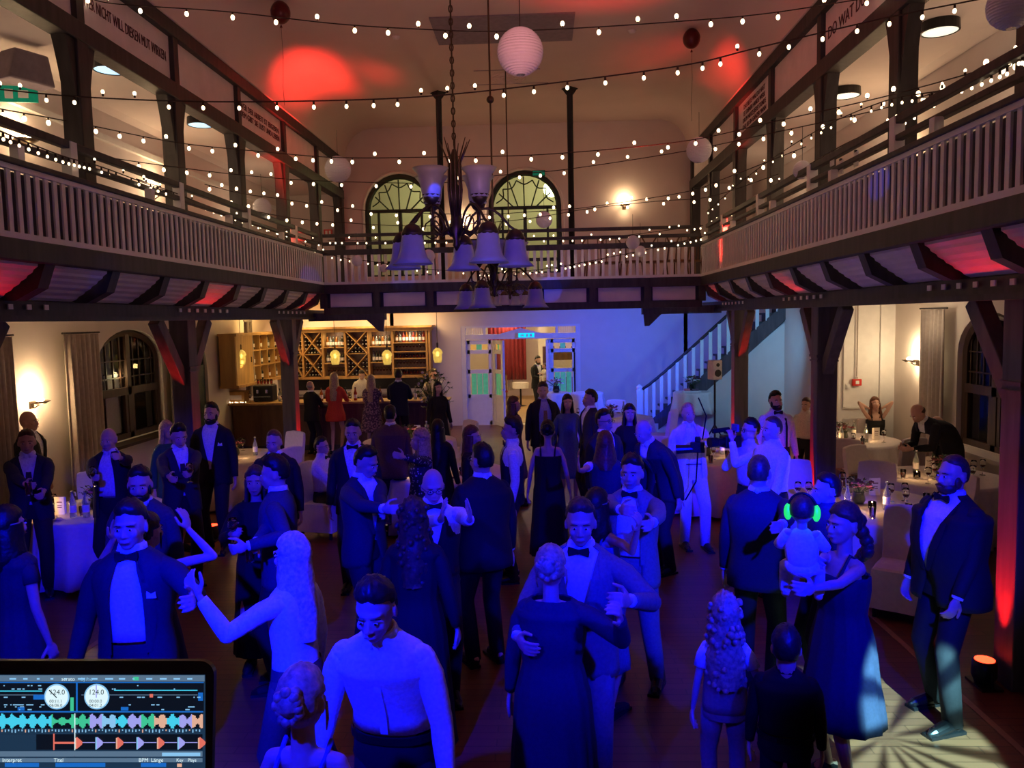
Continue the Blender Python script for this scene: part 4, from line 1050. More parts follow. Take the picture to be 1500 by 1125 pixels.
        trousers(botm); shoes()
    elif top=='overall':
        loft(S_rows,26).build('t_shirt',shirtm,root,smooth=True,solid=.006); sleeves(shirtm,name='sleeve',r=.056,frac=.6,upto='e')
        loft(interp([(.9,.172,.12,.125),(1.1,.160,.115,.115),(1.25,.150,.122,.120),(1.34,.12,.118,.115)]),26).build('overall_top',topm,root,smooth=True,solid=.008)
        for e in (-1,1): MB().tube([bend((e*.07*k,-.115*k,1.32*k)),bend((e*.08*k,-.02*k,1.475*k)),bend((e*.03*k,.11*k,1.33*k))],.014*k,6).build('strap',topm,root)
        trousers(topm); shoes('dress_black')
    if neckw=='bow': bow('dress_black')
    if neckw=='tie': tie()
    if neckw=='tie_tan': tie('tie_tan')
    info=dict(root=root,J=J,loc=loc,rot=rot,head=head,k=k,bend=bend,hm3=hm3,W={e:loc+rot@(J[e][2]+J[e][3]*.09*k) for e in (-1,1)})
    PEOPLE.append(info); return info
dn=lambda x=.27,y=-.06,z=.80,**k: dict(t=(x,y,z),**k)
GL=dict(t=(.16,-.33,1.12),h=(.5,.5,-.9),c=.8)          # holding a glass before the chest
def px(x,y,D,**k): return dict(px=(x,y,D),**k)
P={}
def add(key,*a,**k): P[key]=person(*a,**k)
# --- front rows
add('shirtman','man in a blue-lit white shirt bending forward at the front, short wet-look hair',545,852,1.80,-8,top='shirt',hair='quiff',hm='hair_dark',lean=16,hp=12,armL=dn(.33,-.22,.72),armR=dn(.33,-.25,.66),botm='trouser_dark',fat=1.12)
add('updo_front','woman with a pinned updo and bare shoulders, back to the camera beside the laptop',440,978,1.66,172,top='dress',topm='dress_blue',hair='updo',hm='hair_blond',sex='f',hem=.2)
add('bowman','man in dark open jacket, white shirt and bow tie holding hands with the blonde',190,735,1.86,8,top='jacket_open',topm='suit_navy',botm='suit_navy',hair='quiff',hm='hair_dark',neckw='bow',armR=px(283,880,3.9,h=(.6,.3,-.8)),armL=dn(.33,-.05,.84),square=True)
add('blonde','long-haired blonde woman in white blouse dancing with the bow-tied man, seen from the side',428,782,1.70,-112,top='blouse',topm='shirt_white',botm='trouser_brown',hair='long',hm='hair_pale',sex='f',armR=px(292,874,3.9,h=(0,.3,-1)),armL=dn(.25,-.05,.85))
add('leftedge','woman with dark hair and navy dress at the left photo edge, back turned',8,742,1.74,160,top='dress',topm='dress_navy',hair='bob',hm='hair_black',sex='f',sleeve='short',hem=.5,armL=dn(.24,-.05,.84))
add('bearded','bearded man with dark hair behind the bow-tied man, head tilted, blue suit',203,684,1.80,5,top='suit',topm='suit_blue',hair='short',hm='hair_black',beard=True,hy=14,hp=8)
add('raised','woman hidden behind the bow-tied man with both arms raised, bare shoulders',214,752,1.66,168,top='dress',topm='dress_navy',hair='updo',hm='hair_dark',sex='f',armL=px(276,775,4.9,h=(1,0,-1),hd=(.0,0,1),c=.3),armR=px(166,790,4.9,h=(.6,0,-1),hd=(0,0,1),c=.2))
add('elder','balding elderly man in dark jacket and white shirt holding a glass, near the left table',158,627,1.76,5,top='jacket_open',topm='suit_black',hair='bald_rim',hm='hair_grey',armL=px(134,722,7.3,h=(.6,.3,-.8),c=.8),armR=px(168,668,7.4,h=(.7,.2,-1)),hp=4)
add('tieman','man in navy suit and dark tie holding a drink at the far left, smiling',38,630,1.78,32,top='suit',topm='suit_navy',hair='short',hm='hair_brown',neckw='tie',armL=px(68,742,7.2,c=.9),armR=px(60,748,7.4,c=.9),open_=.085)
add('baldleft','bald man in black suit in profile, below the left wall sconce',40,602,1.82,95,top='suit',topm='suit_black',hair='bald',fat=1.08)
add('profile','man in navy suit and tie looking down, glass in hand, near the green door',262,622,1.78,38,top='suit',topm='suit_navy',hair='quiff',hm='hair_black',neckw='tie',armR=px(275,705,7.7,c=.9),hp=14,open_=.085,armL=px(250,705,7.7))
add('green','red-blonde woman in a green dress behind the man with the tie',243,612,1.66,60,top='dress',topm='dress_green',hair='long',hm='hair_blond',sex='f',sleeve='cover',D=9.6,)
add('squareman','man in black suit with white pocket square by the middle left post',309,590,None,3,top='suit',topm='suit_black',hair='short',hm='hair_black',beard=True,square=True,open_=.09,armL=dn(),armR=dn(),low=1.0,D=9.6)
add('redhair','man with reddish short hair in a black jacket behind the glass-holding couple',400,630,1.74,0,top='suit',topm='suit_black',hair='buzz',hm='hair_red',low=1.2,fat=1.1,hp=8)
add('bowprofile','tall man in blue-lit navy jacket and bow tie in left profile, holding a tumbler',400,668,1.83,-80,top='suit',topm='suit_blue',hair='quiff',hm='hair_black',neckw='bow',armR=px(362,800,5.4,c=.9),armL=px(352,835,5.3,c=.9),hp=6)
add('darkwoman','woman in long dark dress with brown hair behind the profile man, glass in hand',372,662,1.68,12,top='dress',topm='dress_black',hair='long',hm='hair_brown',sex='f',sleeve='long',hem=.15,armL=px(338,782,5.9,c=.9),D=6.3)
add('seatglass','seated young man in glasses, white shirt and bow tie by the farther left post',470,640,1.72,75,top='shirt',shirtm='shirt_cream',hair='short',hm='hair_black',neckw='bow',glasses=True,sit=True,armR=dict(t=(.14,-.36,1.08)),armL=dict(t=(.12,-.40,1.06)))
add('bowtux','man in black dinner jacket and bow tie with short dark hair, facing the camera mid-left',516,615,1.82,5,top='suit',topm='suit_black',hair='short',hm='hair_dark',neckw='bow',hp=8,open_=.10,low=1.05,armL=dn(),armR=GL)
add('lookdown','man in dark suit looking down at his hands, centre left, right profile',541,655,1.82,55,top='suit',topm='suit_navy',hair='short',hm='hair_black',hp=20,hy=10,open_=.09,low=1.05,armL=px(562,745,5.9,c=.8),armR=px(566,752,6.0,c=.8))
add('clapbald','bald man with glasses, waistcoat and bow tie clapping his hands',634,688,1.76,15,top='vest',topm='suit_black',hair='bald',neckw='bow',glasses=True,hp=14,armL=px(688,765,4.9,hd=(.0,-.1,1),c=.15,h=(.6,0,-1)),armR=px(702,770,4.9,hd=(0,-.1,1),c=.15,h=(.8,0,-1)),fat=1.05)
add('curlback','woman with long wavy hair and dark dress, back turned, before the clapping man',605,730,1.72,175,top='dress',topm='dress_black',hair='curly',hm='hair_brown',sex='f',sleeve='long',hem=.1)
add('dots','blonde woman in a dark dotted dress with long straight hair, left of the bald clapper',616,628,1.68,-60,top='dress',topm='dress_dots',hair='long',hm='hair_blond',sex='f',sleeve='long',hem=.4,armR=px(585,668,7.7),hy=-10)
add('brownback','man in brown jacket with white collar seen from behind, in front of the bar guests',571,594,1.74,178,top='suit',topm='suit_brown',hair='short',hm='hair_black',fat=1.1)
add('bigback','broad man in black suit with glasses seen from behind at the centre',706,650,1.84,-150,top='suit',topm='suit_black',hair='short',hm='hair_black',glasses=True,hy=12,fat=1.15)
add('redcurl','woman with dark auburn bob in right profile near the centre table',690,624,1.66,75,top='dress',topm='dress_black',hair='long',hm='hair_red',sex='f',sleeve='long')
add('vestleft','man in dark waistcoat and white shirt in left profile, centre of the hall',750,612,1.78,-82,top='vest',topm='suit_navy',hair='quiff',hm='hair_dark',neckw='bow')
add('bobwoman','woman with light brown bob looking right, behind the man in the waistcoat',752,581,1.66,85,top='dress',topm='dress_mauve',hair='bob',hm='hair_brown',sex='f',sleeve='cap',shirtm='dress_mauve')
add('backdress','dark-haired woman with updo in sleeveless black jumpsuit, back to the camera',802,616,1.68,176,top='dress',topm='dress_black',hair='updo',hm='hair_black',sex='f',hem=.15)
add('tallblue','tall smiling man in dark suit, blue shirt and tan tie below the open door',795,560,1.84,15,top='jacket_open',topm='suit_black',hair='short',hm='hair_dark',shirtm='shirt_blue',neckw='tie_tan',hp=8,hy=-15)
add('longblue','woman with long dark hair and blue dress facing the camera, right of the tall man',831,578,1.68,5,top='dress',topm='dress_blue',hair='long',hm='hair_black',sex='f',sleeve='long')
add('leftlook','man with short dark hair in black suit in left profile, by the white cocktail table',865,571,1.80,-70,top='suit',topm='suit_black',hair='short',hm='hair_dark',open_=.08)
add('specs','man with glasses glowing blue in the face, right of centre',884,600,1.78,35,top='suit',topm='suit_navy',hair='short',hm='hair_black',glasses=True,hy=12)
add('hugback','woman with short hair in navy dress hugging her partner, back turned',886,632,1.70,178,top='dress',topm='dress_navy',hair='bob',hm='hair_red',sex='f',sleeve='cap',shirtm='shirt_white',armR=px(846,690,7.3,h=(.5,0,-1),hd=(0,0,1),c=.1),armL=dn())
add('blackhair','smiling woman with long black hair and dark dress in the back middle',922,592,1.68,0,top='dress',topm='dress_black',hair='long',hm='hair_black',sex='f',sleeve='long')
add('bendbald','bald man in navy suit bending down to the left',938,616,1.80,-55,top='suit',topm='suit_navy',hair='bald_rim',hm='hair_grey',lean=26,hp=16,fat=1.08)
add('dancesuit','young man in blue-lit suit and bow tie dancing, hand held up',926,667,1.80,-20,top='jacket_open',topm='suit_grey',botm='suit_grey',hair='quiff',hm='hair_dark',neckw='bow',armL=px(930,760,4.9,h=(1,0,-.6),c=.8),armR=px(955,770,5.2,h=(1,.2,-.6)),feet=((-.12,0),(.16,.1)))
add('bareback','woman with bare arm reaching up to the dancing man, seen from behind',874,716,1.64,140,top='dress',topm='dress_blue',hair='bob',hm='hair_dark',sex='f',hem=.4,armL=px(934,775,5.0,h=(.3,0,-1)),armR=dn())
add('groom','man with bow tie in pale suit facing the camera, slow-dancing in the front middle',850,732,1.82,-12,top='suit',topm='suit_grey',botm='suit_grey',hair='short',hm='hair_brown',neckw='bow',hy=8,hp=6,armL=px(752,950,3.92,h=(1,.2,-.3),hd=(-.8,-.6,-.1)),armR=px(922,880,4.0,h=(1,.2,-.8),c=.9),low=1.05,open_=.11)
add('mother','woman with blonde curled updo and dark dress dancing at the front middle, back turned',806,800,1.66,170,top='dress',topm='dress_navy',hair='updo',hm='hair_blond',sex='f',sleeve='cover',hem=.12,armL=px(908,905,3.7,h=(1,0,-1),c=.8),fat=1.15)
add('whitesuit','tall man in pale suit by the stairs with a camera on a strap',1008,590,1.78,8,top='jacket_open',topm='suit_pale',botm='suit_pale',hair='buzz',hm='hair_blond',feet=((-.08,0),(.13,-.12)),armL=dn(.26,-.05,.85),armR=px(1030,650,9.1,h=(.5,.3,-1)),side=-3)
add('photog','man with dark hair in white shirt holding a video camera to his eye',1100,613,1.72,-70,top='shirt',hair='short',hm='hair_black',glasses=True,armR=px(1072,645,8.4,h=(.4,0,-1)),armL=px(1080,655,8.6,h=(.4,0,-1)))
add('bluewhite','man in white shirt lit bright blue with cropped hair, in left profile',1132,610,1.80,-68,top='shirt',hair='buzz',hm='hair_brown',armR=dn(.2,-.2,.9),fat=1.08)
add('lumaman','cropped-haired man in dark jacket, back to the camera, next to the toddler',1112,667,1.80,-205,top='suit',topm='suit_navy',hair='buzz',hm='hair_brown',armL=px(1145,770,5.2),armR=dn(),fat=1.1)
add('suspender','bearded man in white shirt, bow tie and suspenders standing before the stair wall',1136,573,1.80,8,top='suspenders',shirtm='shirt_cream',hair='short',hm='hair_black',beard=True,neckw='bow',fat=1.12,armL=dn(),armR=dn(.3,0,.82))
add('behindpost','man in pale shirt partly hidden by the second right post',1181,583,None,-40,top='shirt',shirtm='shirt_cream',hair='short',hm='hair_brown',D=12.4)
add('seatwoman','seated woman with raised elbows and hands behind her neck at the far right table',1281,575,1.66,-5,top='dress',topm='dress_black',hair='bob',hm='hair_red',sex='f',sit=True,hp=-14,D=13.7,sitz=.58,armL=dict(t=(.07,.02,1.52),h=(1,-.1,.15),c=.6),armR=dict(t=(.07,.02,1.52),h=(1,-.1,.15),c=.6))
add('seatbald','bald man in black suit seated with bowed head at the far right table',1338,594,1.76,-78,top='suit',topm='suit_black',hair='bald_rim',hm='hair_brown',lean=44,hp=22,armL=dict(t=(.1,-.62,.98)),armR=dict(t=(.12,-.64,.98)),fat=1.1)
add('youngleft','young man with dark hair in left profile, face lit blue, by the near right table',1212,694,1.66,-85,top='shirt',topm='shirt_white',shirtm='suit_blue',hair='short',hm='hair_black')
add('ponywoman','woman with curly ponytail in dark dress carrying the toddler, left profile',1238,737,1.72,-68,top='dress',topm='dress_navy',hair='pony',hm='hair_brown',sex='f',hem=.42,armR=px(1160,875,4.0,h=(.4,.2,-1),c=.8),armL=px(1170,838,3.8,h=(.5,.2,-1),c=.8),fat=1.08)
add('bigright','bearded man in black suit with hands down at the right, left profile, white shirt',1398,667,1.85,-72,top='suit',topm='suit_black',botm='trouser_dark',hair='buzz',hm='hair_brown',beard=True,neckw='bow',fat=1.3,belly=.05,armL=dn(.24,-.12,.84),armR=dn(.22,-.18,.84),open_=.12,low=1.02,feet=((-.15,.06),(.17,-.12)))
add('girl','girl with curly blonde hair, white T-shirt and brown overalls, back turned',1062,870,1.25,172,top='overall',topm='overall',hair='curly',hm='hair_blond',sex='f',child=True,armL=dn(.28,-.1,.95),armR=dn(.25,.0,.85))
add('boy','child with dark hair and black clothes next to the girl, back turned',1152,918,1.20,165,top='shirt',shirtm='dress_black',botm='dress_black',hair='short',hm='hair_dark',child=True,fat=1.2)
# doorway and bar
add('doorman','man in black suit in the doorway cradling a small child',788,517,1.74,32,top='suit',topm='suit_black',hair='short',hm='hair_black',beard=True,D=23.0,armL=dict(t=(.05,-.30,1.1),h=(.8,.2,-.5)),armR=dict(t=(.06,-.32,1.2),h=(.8,.2,-.5)),hp=10)
BZ=dict(t=(.16,-.38,1.12))
add('bar_bald','balding man in dark suit at the bar, left of the woman in red',454,558,None,150,top='suit',topm='suit_black',hair='bald_rim',hm='hair_grey',armL=BZ,armR=BZ,D=16.75)
add('bar_red','woman with long blonde hair in a short bright red dress at the bar',489,546,None,176,top='dress',topm='dress_red',hair='long',hm='hair_blond',sex='f',sleeve='long',hem=.72,armL=BZ,armR=BZ,D=16.75)
add('bar_floral','woman with long blonde hair in a patterned dress at the bar',543,549,None,178,top='dress',topm='dress_floral',hair='long',hm='hair_blond',sex='f',sleeve='short',hem=.5,armL=BZ,armR=BZ,fat=1.1,D=16.75)
add('bar_navy','man in navy suit standing at the bar, back turned',583,541,None,182,top='suit',topm='suit_navy',hair='short',hm='hair_dark',armL=BZ,armR=BZ,D=16.75)
add('bar_beige','man in light shirt looking down at the right end of the bar',636,540,1.74,20,top='shirt',shirtm='shirt_cream',hair='short',hm='hair_dark',hp=20)
add('bar_black','woman with long dark hair in black dress looking back at the bar end',641,559,1.66,30,top='dress',topm='dress_black',hair='long',hm='hair_black',sex='f',sleeve='long')
add('barkeeper','barkeeper in white shirt working behind the counter',530,554,1.66,12,top='shirt',shirtm='shirt_cream',hair='short',hm='hair_dark',hp=24,D=19.3,lean=8)
add('darkback','woman with long black hair, back turned, right of the man in brown',641,614,1.62,165,top='dress',topm='dress_black',hair='long',hm='hair_black',sex='f',sleeve='long',D=9.6)
# ============================================================ TABLES, CHAIRS, TABLEWARE
def table(p,r_,label,h=.75,cloth='linen',clabel=None,hem=.05,folds=16):
    r=empty('banquet_table' if h<1 else 'cocktail_table',(p[0],p[1],0),0,label,'table','tables' if h<1 else 'cocktail tables')
    MB().lathe((0,0,h-.03),[(r_-.01,0),(r_,.01),(r_,.02),(r_-.01,.025)],32).build('tabletop','oak_dark',r)
    MB().lathe((0,0,0),[(.28 if h<1 else .2,0),(.28 if h<1 else .2,.02),(.04,.06),(.035,h-.03)],16).build('leg','dark_metal',r)
    g=random.Random(int(p[0]*100)); ph=g.random()*6
    rows=[]; n=96
    for rr,z,am in ((.02,h+.002,0),(r_*.5,h+.002,0),(r_*.97,h+.002,0),(r_+.012,h-.006,0),(r_+.02,h-.04,.006),(r_+.03,h-.18,.022),(r_+.05,h-.36,.04),(r_+.07,max(hem,.02),.06)):
        row=[]
        for k in range(n):
            a=2*PI*k/n; q=rr+am*(math.sin(folds*a+ph)+.4*math.sin(folds*1.7*a)); row.append(V((q*math.cos(a),q*math.sin(a),z)))
        rows.append(row)
    o=MB().grid(rows,close=True).build('tablecloth',cloth,smooth=True,solid=.004); o.location=(p[0],p[1],0)
    tag(o,clabel or ('white cloth over the '+label)[:90],'tablecloth','tablecloths'); return r
def make_chair():
    r=empty('banquet_chair',(0,0,0),0,'x','chair','covered banquet chairs')
    pr=[]; b=MB()
    for z,w,d0,d1 in ((.10,.25,-.25,.26),(.30,.235,-.235,.24),(.46,.225,-.225,.225),(.475,.20,-.2,.2)):
        pr.append([V((x*w,(d0+d1)/2+y*(d1-d0)/2,z)) for x,y in ((-1,-1),(-.5,-1.03),(0,-1),(.5,-1.03),(1,-1),(1.03,0),(1,1),(0,1),(-1,1),(-1.03,0))])
    b.grid(pr,close=True); b.f.append(tuple(range(30,40))); b.build('seat_cover','linen',r,smooth=False,bevel=.012,solid=.004)
    rows=[]
    for z,w,y0,y1 in ((.44,.215,.15,.24),(.65,.22,.19,.26),(.85,.225,.225,.285),(.97,.215,.245,.295),(.985,.19,.255,.285)):
        rows.append([V((x*w,y,z+.012*math.cos(x*3) if z>.9 else z)) for x,y in ((-1,y0),(-.4,y0+.005),(.4,y0+.005),(1,y0),(1,y1),(.4,y1+.01),(-.4,y1+.01),(-1,y1))])
    b=MB().grid(rows,close=True); b.f.append(tuple(range(32,40))); b.build('backrest_cover','linen',r,bevel=.008)
    for x in (-.2,.2):
        for y in (-.2,.22): MB().bar((x,y,0),(x,y,.44),.03,.03).build('leg','dark_metal',r)
    return r
CHP=make_chair(); CH_used=[False]
def chair(x,y,rz,label):
    if not CH_used[0]: CHP.location=(x,y,0); CHP.rotation_euler=(0,0,R(rz)); CHP['label']=label; CH_used[0]=True; return CHP
    return copy_tree(CHP,(x,y,0),R(rz),label)
# prototypes of tableware (moved on first use)
PROTO={}
def proto(kind,mk,cat,group):
    PROTO[kind]=[mk,None,cat,group]
def put(kind,p,rz,label):
    e=PROTO[kind]
    if e[1] is None:
        r=empty(kind,p,rz,label,e[2],e[3]); e[0](r); e[1]=r; return r
    return copy_tree(e[1],p,rz,label)
proto('wine_glass',lambda r:(MB().lathe((0,0,0),[(.035,0),(.034,.004),(.004,.01),(.004,.085),(.022,.10),(.038,.135),(.036,.175),(.030,.20),(.028,.20),(.033,.175),(.035,.136),(.018,.104),(.002,.098)],16).build('bowl','glass',r,smooth=True),MB().lathe((0,0,0),[(.002,.100),(.018,.106),(.033,.130),(.001,.131)],12).build('wine','wine',r,smooth=True)),'glass','wine glasses on the tables')
proto('tumbler',lambda r:(MB().lathe((0,0,0),[(.028,0),(.034,.11),(.031,.11),(.025,.01),(.001,.01)],14).build('glass_body','glass',r,smooth=True),MB().lathe((0,0,0),[(.0245,.011),(.028,.06),(.001,.061)],12).build('drink','red_bottle',r)),'glass','tumblers on the tables')
proto('water_bottle',lambda r:(MB().lathe((0,0,0),[(.035,0),(.037,.02),(.037,.17),(.014,.24),(.014,.28)],14).build('bottle_body','clear_bottle',r,smooth=True),MB().lathe((0,0,.278),[(.016,0),(.016,.02),(.001,.021)],10).build('cap','silver',r),MB().lathe((0,0,.06),[(.0375,0),(.0375,.08)],14).build('bottle_label','paper',r)),'bottle','water bottles on the tables')
proto('candle_glass',lambda r:(MB().lathe((0,0,0),[(.036,0),(.042,.02),(.040,.09),(.037,.09),(.038,.02),(.001,.008)],14,fn=lambda a,q,z:1+.04*math.cos(8*a)).build('glass_body','glass',r,smooth=True),MB().lathe((0,0,.01),[(.026,0),(.026,.04),(.001,.041)],12).build('candle','wax',r),MB().ell((0,0,.070),(.009,.009,.020),8,7).build('flame','flame',r,smooth=True)),'candle','tea lights in ribbed glasses')
proto('menu_card',lambda r:(MB().box((0,0,.10),(.11,.004,.20)).box((0,.035,.098),(.11,.004,.19)).build('card','paper',r),MB().box((0,-.003,.14),(.06,.002,.012)).box((0,-.003,.10),(.05,.002,.006)).box((0,-.003,.08),(.05,.002,.006)).build('printed_lines','ink',r)),'menu card','standing menu cards')
def mk_flowers(r,seed=3,n=26,sc=1,vase=True,cols=('flower_dark','flower_pink','flower_dark')):
    g=random.Random(seed)
    MB().lathe((0,0,0),[(.05*sc,0),(.07*sc,.04*sc),(.055*sc,.12*sc),(.06*sc,.13*sc)],14).build('vase','dark_bottle' if vase else 'linen',r,smooth=True)
    b=MB()
    for i in range(n):
        a=g.uniform(0,2*PI); rr=g.uniform(.02,.15)*sc; z=g.uniform(.14,.27)*sc; c=V((rr*math.cos(a),rr*math.sin(a),z))
        b.tube([V((0,0,.1*sc)),c*.6+V((0,0,.04*sc)),c],.003*sc,4)
        for k in range(3):
            q=a+g.uniform(-1,1); e_=V((math.cos(q),math.sin(q),g.uniform(-.2,.7)))*.05*sc; s_=V((-math.sin(q),math.cos(q),0))*.013*sc; b.add([c,c+e_*.5+s_,c+e_,c+e_*.5-s_],[(0,1,2,3)])
    b.build('leaves','leaf',r)
    for m in cols:
        b=MB()
        for i in range(n//3):
            a=g.uniform(0,2*PI); rr=g.uniform(0,.14)*sc; c=V((rr*math.cos(a),rr*math.sin(a),g.uniform(.17,.26)*sc))
            for k in range(6): q=2*PI*k/6; b.ell(c+V((.016*math.cos(q),.016*math.sin(q),0))*sc,(.013*sc,.013*sc,.010*sc),7,5)
            b.ell(c+V((0,0,.006*sc)),.011*sc,7,5)
        b.build('blossoms',m,r,smooth=True)
proto('flower_centerpiece',lambda r:mk_flowers(r),'flowers','table flower arrangements')
proto('napkin',lambda r:MB().grid([[V((x*.09,y*.09,.004+.012*math.sin(5*x+3*y)+.012)) for x in (-1,-.5,0,.5,1)] for y in (-1,-.4,.3,1)]).build('cloth','linen',r,smooth=True,solid=.004),'napkin','crumpled napkins')
proto('smartphone',lambda r:(MB().box((0,0,.006),(.15,.075,.010)).build('phone_body','black_plastic',r,bevel=.003),MB().box((0,0,.0115),(.138,.066,.001)).build('phone_screen','night',r)),'phone','phones lying on tables')
proto('plate',lambda r:(MB().lathe((0,0,0),[(.05,.0),(.09,.004),(.12,.018),(.118,.021),(.085,.008),(.001,.006)],24).build('dish','white_paint',r,smooth=True),MB().ell((.01,0,.018),(.05,.04,.012)).build('food','flower_dark',r,smooth=True)),'plate','plates on the tables')
TS=[]
def settable(nm,p,h,items,light_=None):
    for kind,dx,dy,lb in items:
        put(kind,(p[0]+dx,p[1]+dy,h+.006),rnd.random()*(0.5 if kind=='menu_card' else 3),lb)
        if kind=='candle_glass': light('POINT',(p[0]+dx,p[1]+dy,h+.14),(1,.55,.22),2.2,.02,name='candle_light')
def T(x,y,z=.75): q=atZ(x,y,z); return (q.x,q.y)
def full(nm,r_,seed,n=(6,3,2),menu=True,flow=True,candle=((.1,-.2),)):
    g=random.Random(seed); it=[]
    def pt(a,b): q=g.uniform(0,2*PI); s=g.uniform(a,b)*r_; return s*math.cos(q),s*math.sin(q)
    used=[]
    def free(a,b,rad):
        for _ in range(60):
            x,y=pt(a,b)
            if all((x-u)**2+(y-v)**2>(rad+w)**2 for u,v,w in used): used.append((x,y,rad)); return x,y
        return None
    for c in candle: used.append((c[0],c[1],.05)); it.append(('candle_glass',c[0],c[1],'lit tea light in ribbed glass on the '+nm))
    if flow: used.append((0,0,.15)); it.append(('flower_centerpiece',0,0,'dark flower arrangement in the middle of the '+nm))
    for kind,k,a,b,rad,l in (('menu_card',1 if menu else 0,.3,.6,.07,'standing white menu card on the '),('water_bottle',n[1],.2,.6,.045,'clear water bottle on the '),('wine_glass',n[0],.3,.85,.042,'wine glass on the '),('tumbler',n[2],.4,.85,.04,'tumbler with drink on the '),('napkin',2,.5,.8,.12,'crumpled napkin on the '),('plate',1,.6,.8,.125,'plate on the ')):
        for i in range(k):
            q=free(a,b,rad)
            if q: it.append((kind,q[0],q[1],l+nm))
    return it
tA=T(1258,738); table((tA[0],tA[1]),.92,'round banquet table nearest the camera on the right'); settable('A',tA,.75,full('near right table',.9,1,(9,3,4),candle=((-.42,-.35),(.02,-.30))))
q=atZ(1345,745,.756); put('smartphone',(q.x,q.y,.756),.1,'dark smartphone lying on the near right table')
tB=T(1255,642); tB=(tB[0]-.25,tB[1]-.1); table(tB,.85,'round banquet table in the far right corner'); settable('B',tB,.75,full('far right table',.84,2,(9,4,3),candle=((.25,-.2),(-.3,-.25))))
tC=T(1422,692); tC=(5.0,tC[1]-.25); table(tC,.74,'round table half hidden behind the nearest right post'); settable('C',tC,.75,full('table at the right post',.70,3,(5,1,2),candle=((-.35,-.1),)))
tD=T(1035,668); table(tD,.80,'round table between the pale-suited man and the photographer'); settable('D',tD,.75,full('table by the stairs',.78,4,(6,2,2),candle=((.35,-.1),)))
tE=T(112,749); tE=(tE[0]+.18,tE[1]+.1); table(tE,.72,'round banquet table at the left wall'); settable('E',tE,.75,full('left wall table',.72,5,(7,2,3),candle=((-.42,-.38),)))
tF=T(345,668); table(tF,.75,'round table in front of the bar counter'); settable('F',tF,.75,full('table before the bar',.7,6,(4,1,2),candle=((.1,-.3),)))
tG=T(650,690); table(tG,.85,'round banquet table in the middle of the hall'); settable('G',tG,.75,full('middle table',.85,7,(6,1,3),flow=False,candle=((-.4,-.3),)))
tH=T(600,645); table(tH,.80,'round table behind the brown-jacketed man'); settable('H',tH,.75,full('table behind the man in brown',.78,8,(5,1,1),candle=((.2,-.3),)))
tI=T(895,612); table(tI,.85,'round table at the back right of the double door'); settable('I',tI,.75,full('back table by the door',.85,9,(8,2,2),candle=((-.3,-.3),)))
p=atZ(860,575,1.1); table((p.x,p.y),.36,'white-draped cocktail table beside the double door',h=1.1,folds=8)
p=atZ(1010,572,1.1); table((p.x,p.y-.3),.40,'white-draped high table with flowers by the stairs',h=1.1,hem=.62,folds=9); mkp=(p.x,p.y-.3)
r=empty('flower_bouquet',(mkp[0],mkp[1],1.106),0,'mixed bouquet on the high table by the stairs','flowers'); mk_flowers(r,5,24,1.3,cols=('flower_white','flower_dark','leaf'))
r=empty('gift_tray',(mkp[0]-.05,mkp[1]-.22,1.106),0,'tray of small gifts at the front of the high table by the stairs','tray'); MB().box((0,0,.02),(.4,.16,.03)).build('tray_base','linen',r); MB().box((-.1,0,.06),(.12,.1,.05)).build('gift_box','flower_pink',r); MB().box((.08,0,.055),(.14,.09,.04)).build('gift_box','dress_mauve',r)
# chairs
CL=[(tA,1.18,[100,60,20],'near right table'),(tB,1.2,[200,250,330,290,45,150],'far right table'),(tC,1.02,[120,200],'table at the right post'),(tE,1.1,[60,120,95],'left wall table'),(tF,1.0,[330,60],'table before the bar'),(tG,1.1,[60,100,200],'middle table'),(tH,1.05,[40,330],'table behind the man in brown'),(tI,1.1,[200,330,80],'back table by the door'),(tD,1.05,[30,90],'table by the stairs')]
CPOS=[]
W8=['first','second','third','fourth','fifth','sixth']
for t,rr,angs,nm in CL:
    for i,a in enumerate(angs):
        x=t[0]+rr*math.cos(R(a)); y=t[1]+rr*math.sin(R(a))
        if x>5.5: continue
        if any((I['loc'].x-x)**2+(I['loc'].y-y)**2<.50**2 for I in P.values()) or any((u-x)**2+(v-y)**2<.55**2 for u,v in CPOS): continue
        CPOS.append((x,y))
        chair(x,y,a-90,'white-covered banquet chair at the %s, %s'%(nm,'at its '+('far' if 20<a<160 else 'near' if 200<a<340 else 'side')+' edge, '+('right' if math.cos(R(a))>.3 else 'left' if math.cos(R(a))<-.3 else 'centre')))
for kk,rr_,l_ in (('seatwoman',-5,'white-covered chair under the woman with raised elbows'),('seatglass',75,'white-covered chair under the young man in glasses')):
    q=P[kk]['loc']; chair(q.x,q.y,rr_,l_); 
p=atZ(1322,870,.2); chair(p.x,p.y,-35,'white-covered chair turned to the dance floor beside the big man on the right')
# open black case / wooden crate with menus behind near right table
p=atZ(1322,705,.5); p=V((p.x-.3,p.y+.3,0)); r=empty('side_cabinet',(p.x,p.y,0),R(8),'dark wooden side cabinet with loose folders, behind the near right table','cabinet')
MB().box((0,0,.30),(.85,.5,.60)).build('cabinet_body','oak_dark',r,bevel=.01); MB().box((-.2,-.255,.3),(.36,.012,.5)).build('door','oak_dark',r); MB().box((.2,-.255,.3),(.36,.012,.5)).build('door','oak_dark',r)
for i,(dx,dy,a) in enumerate(((-.15,0,.3),(.2,.05,-.4),(.05,-.1,.9))):
    q=empty('folder',(p.x+dx,p.y+dy,.601+.012*i),a,('lowest','middle','topmost')[i]+' loose folder on the side cabinet','folder','loose folders'); MB().box((0,0,.004),(.42,.30,.006)).build('cover','black_plastic',q); MB().box((0,0,.009),(.40,.28,.004)).build('paper','paper',q)
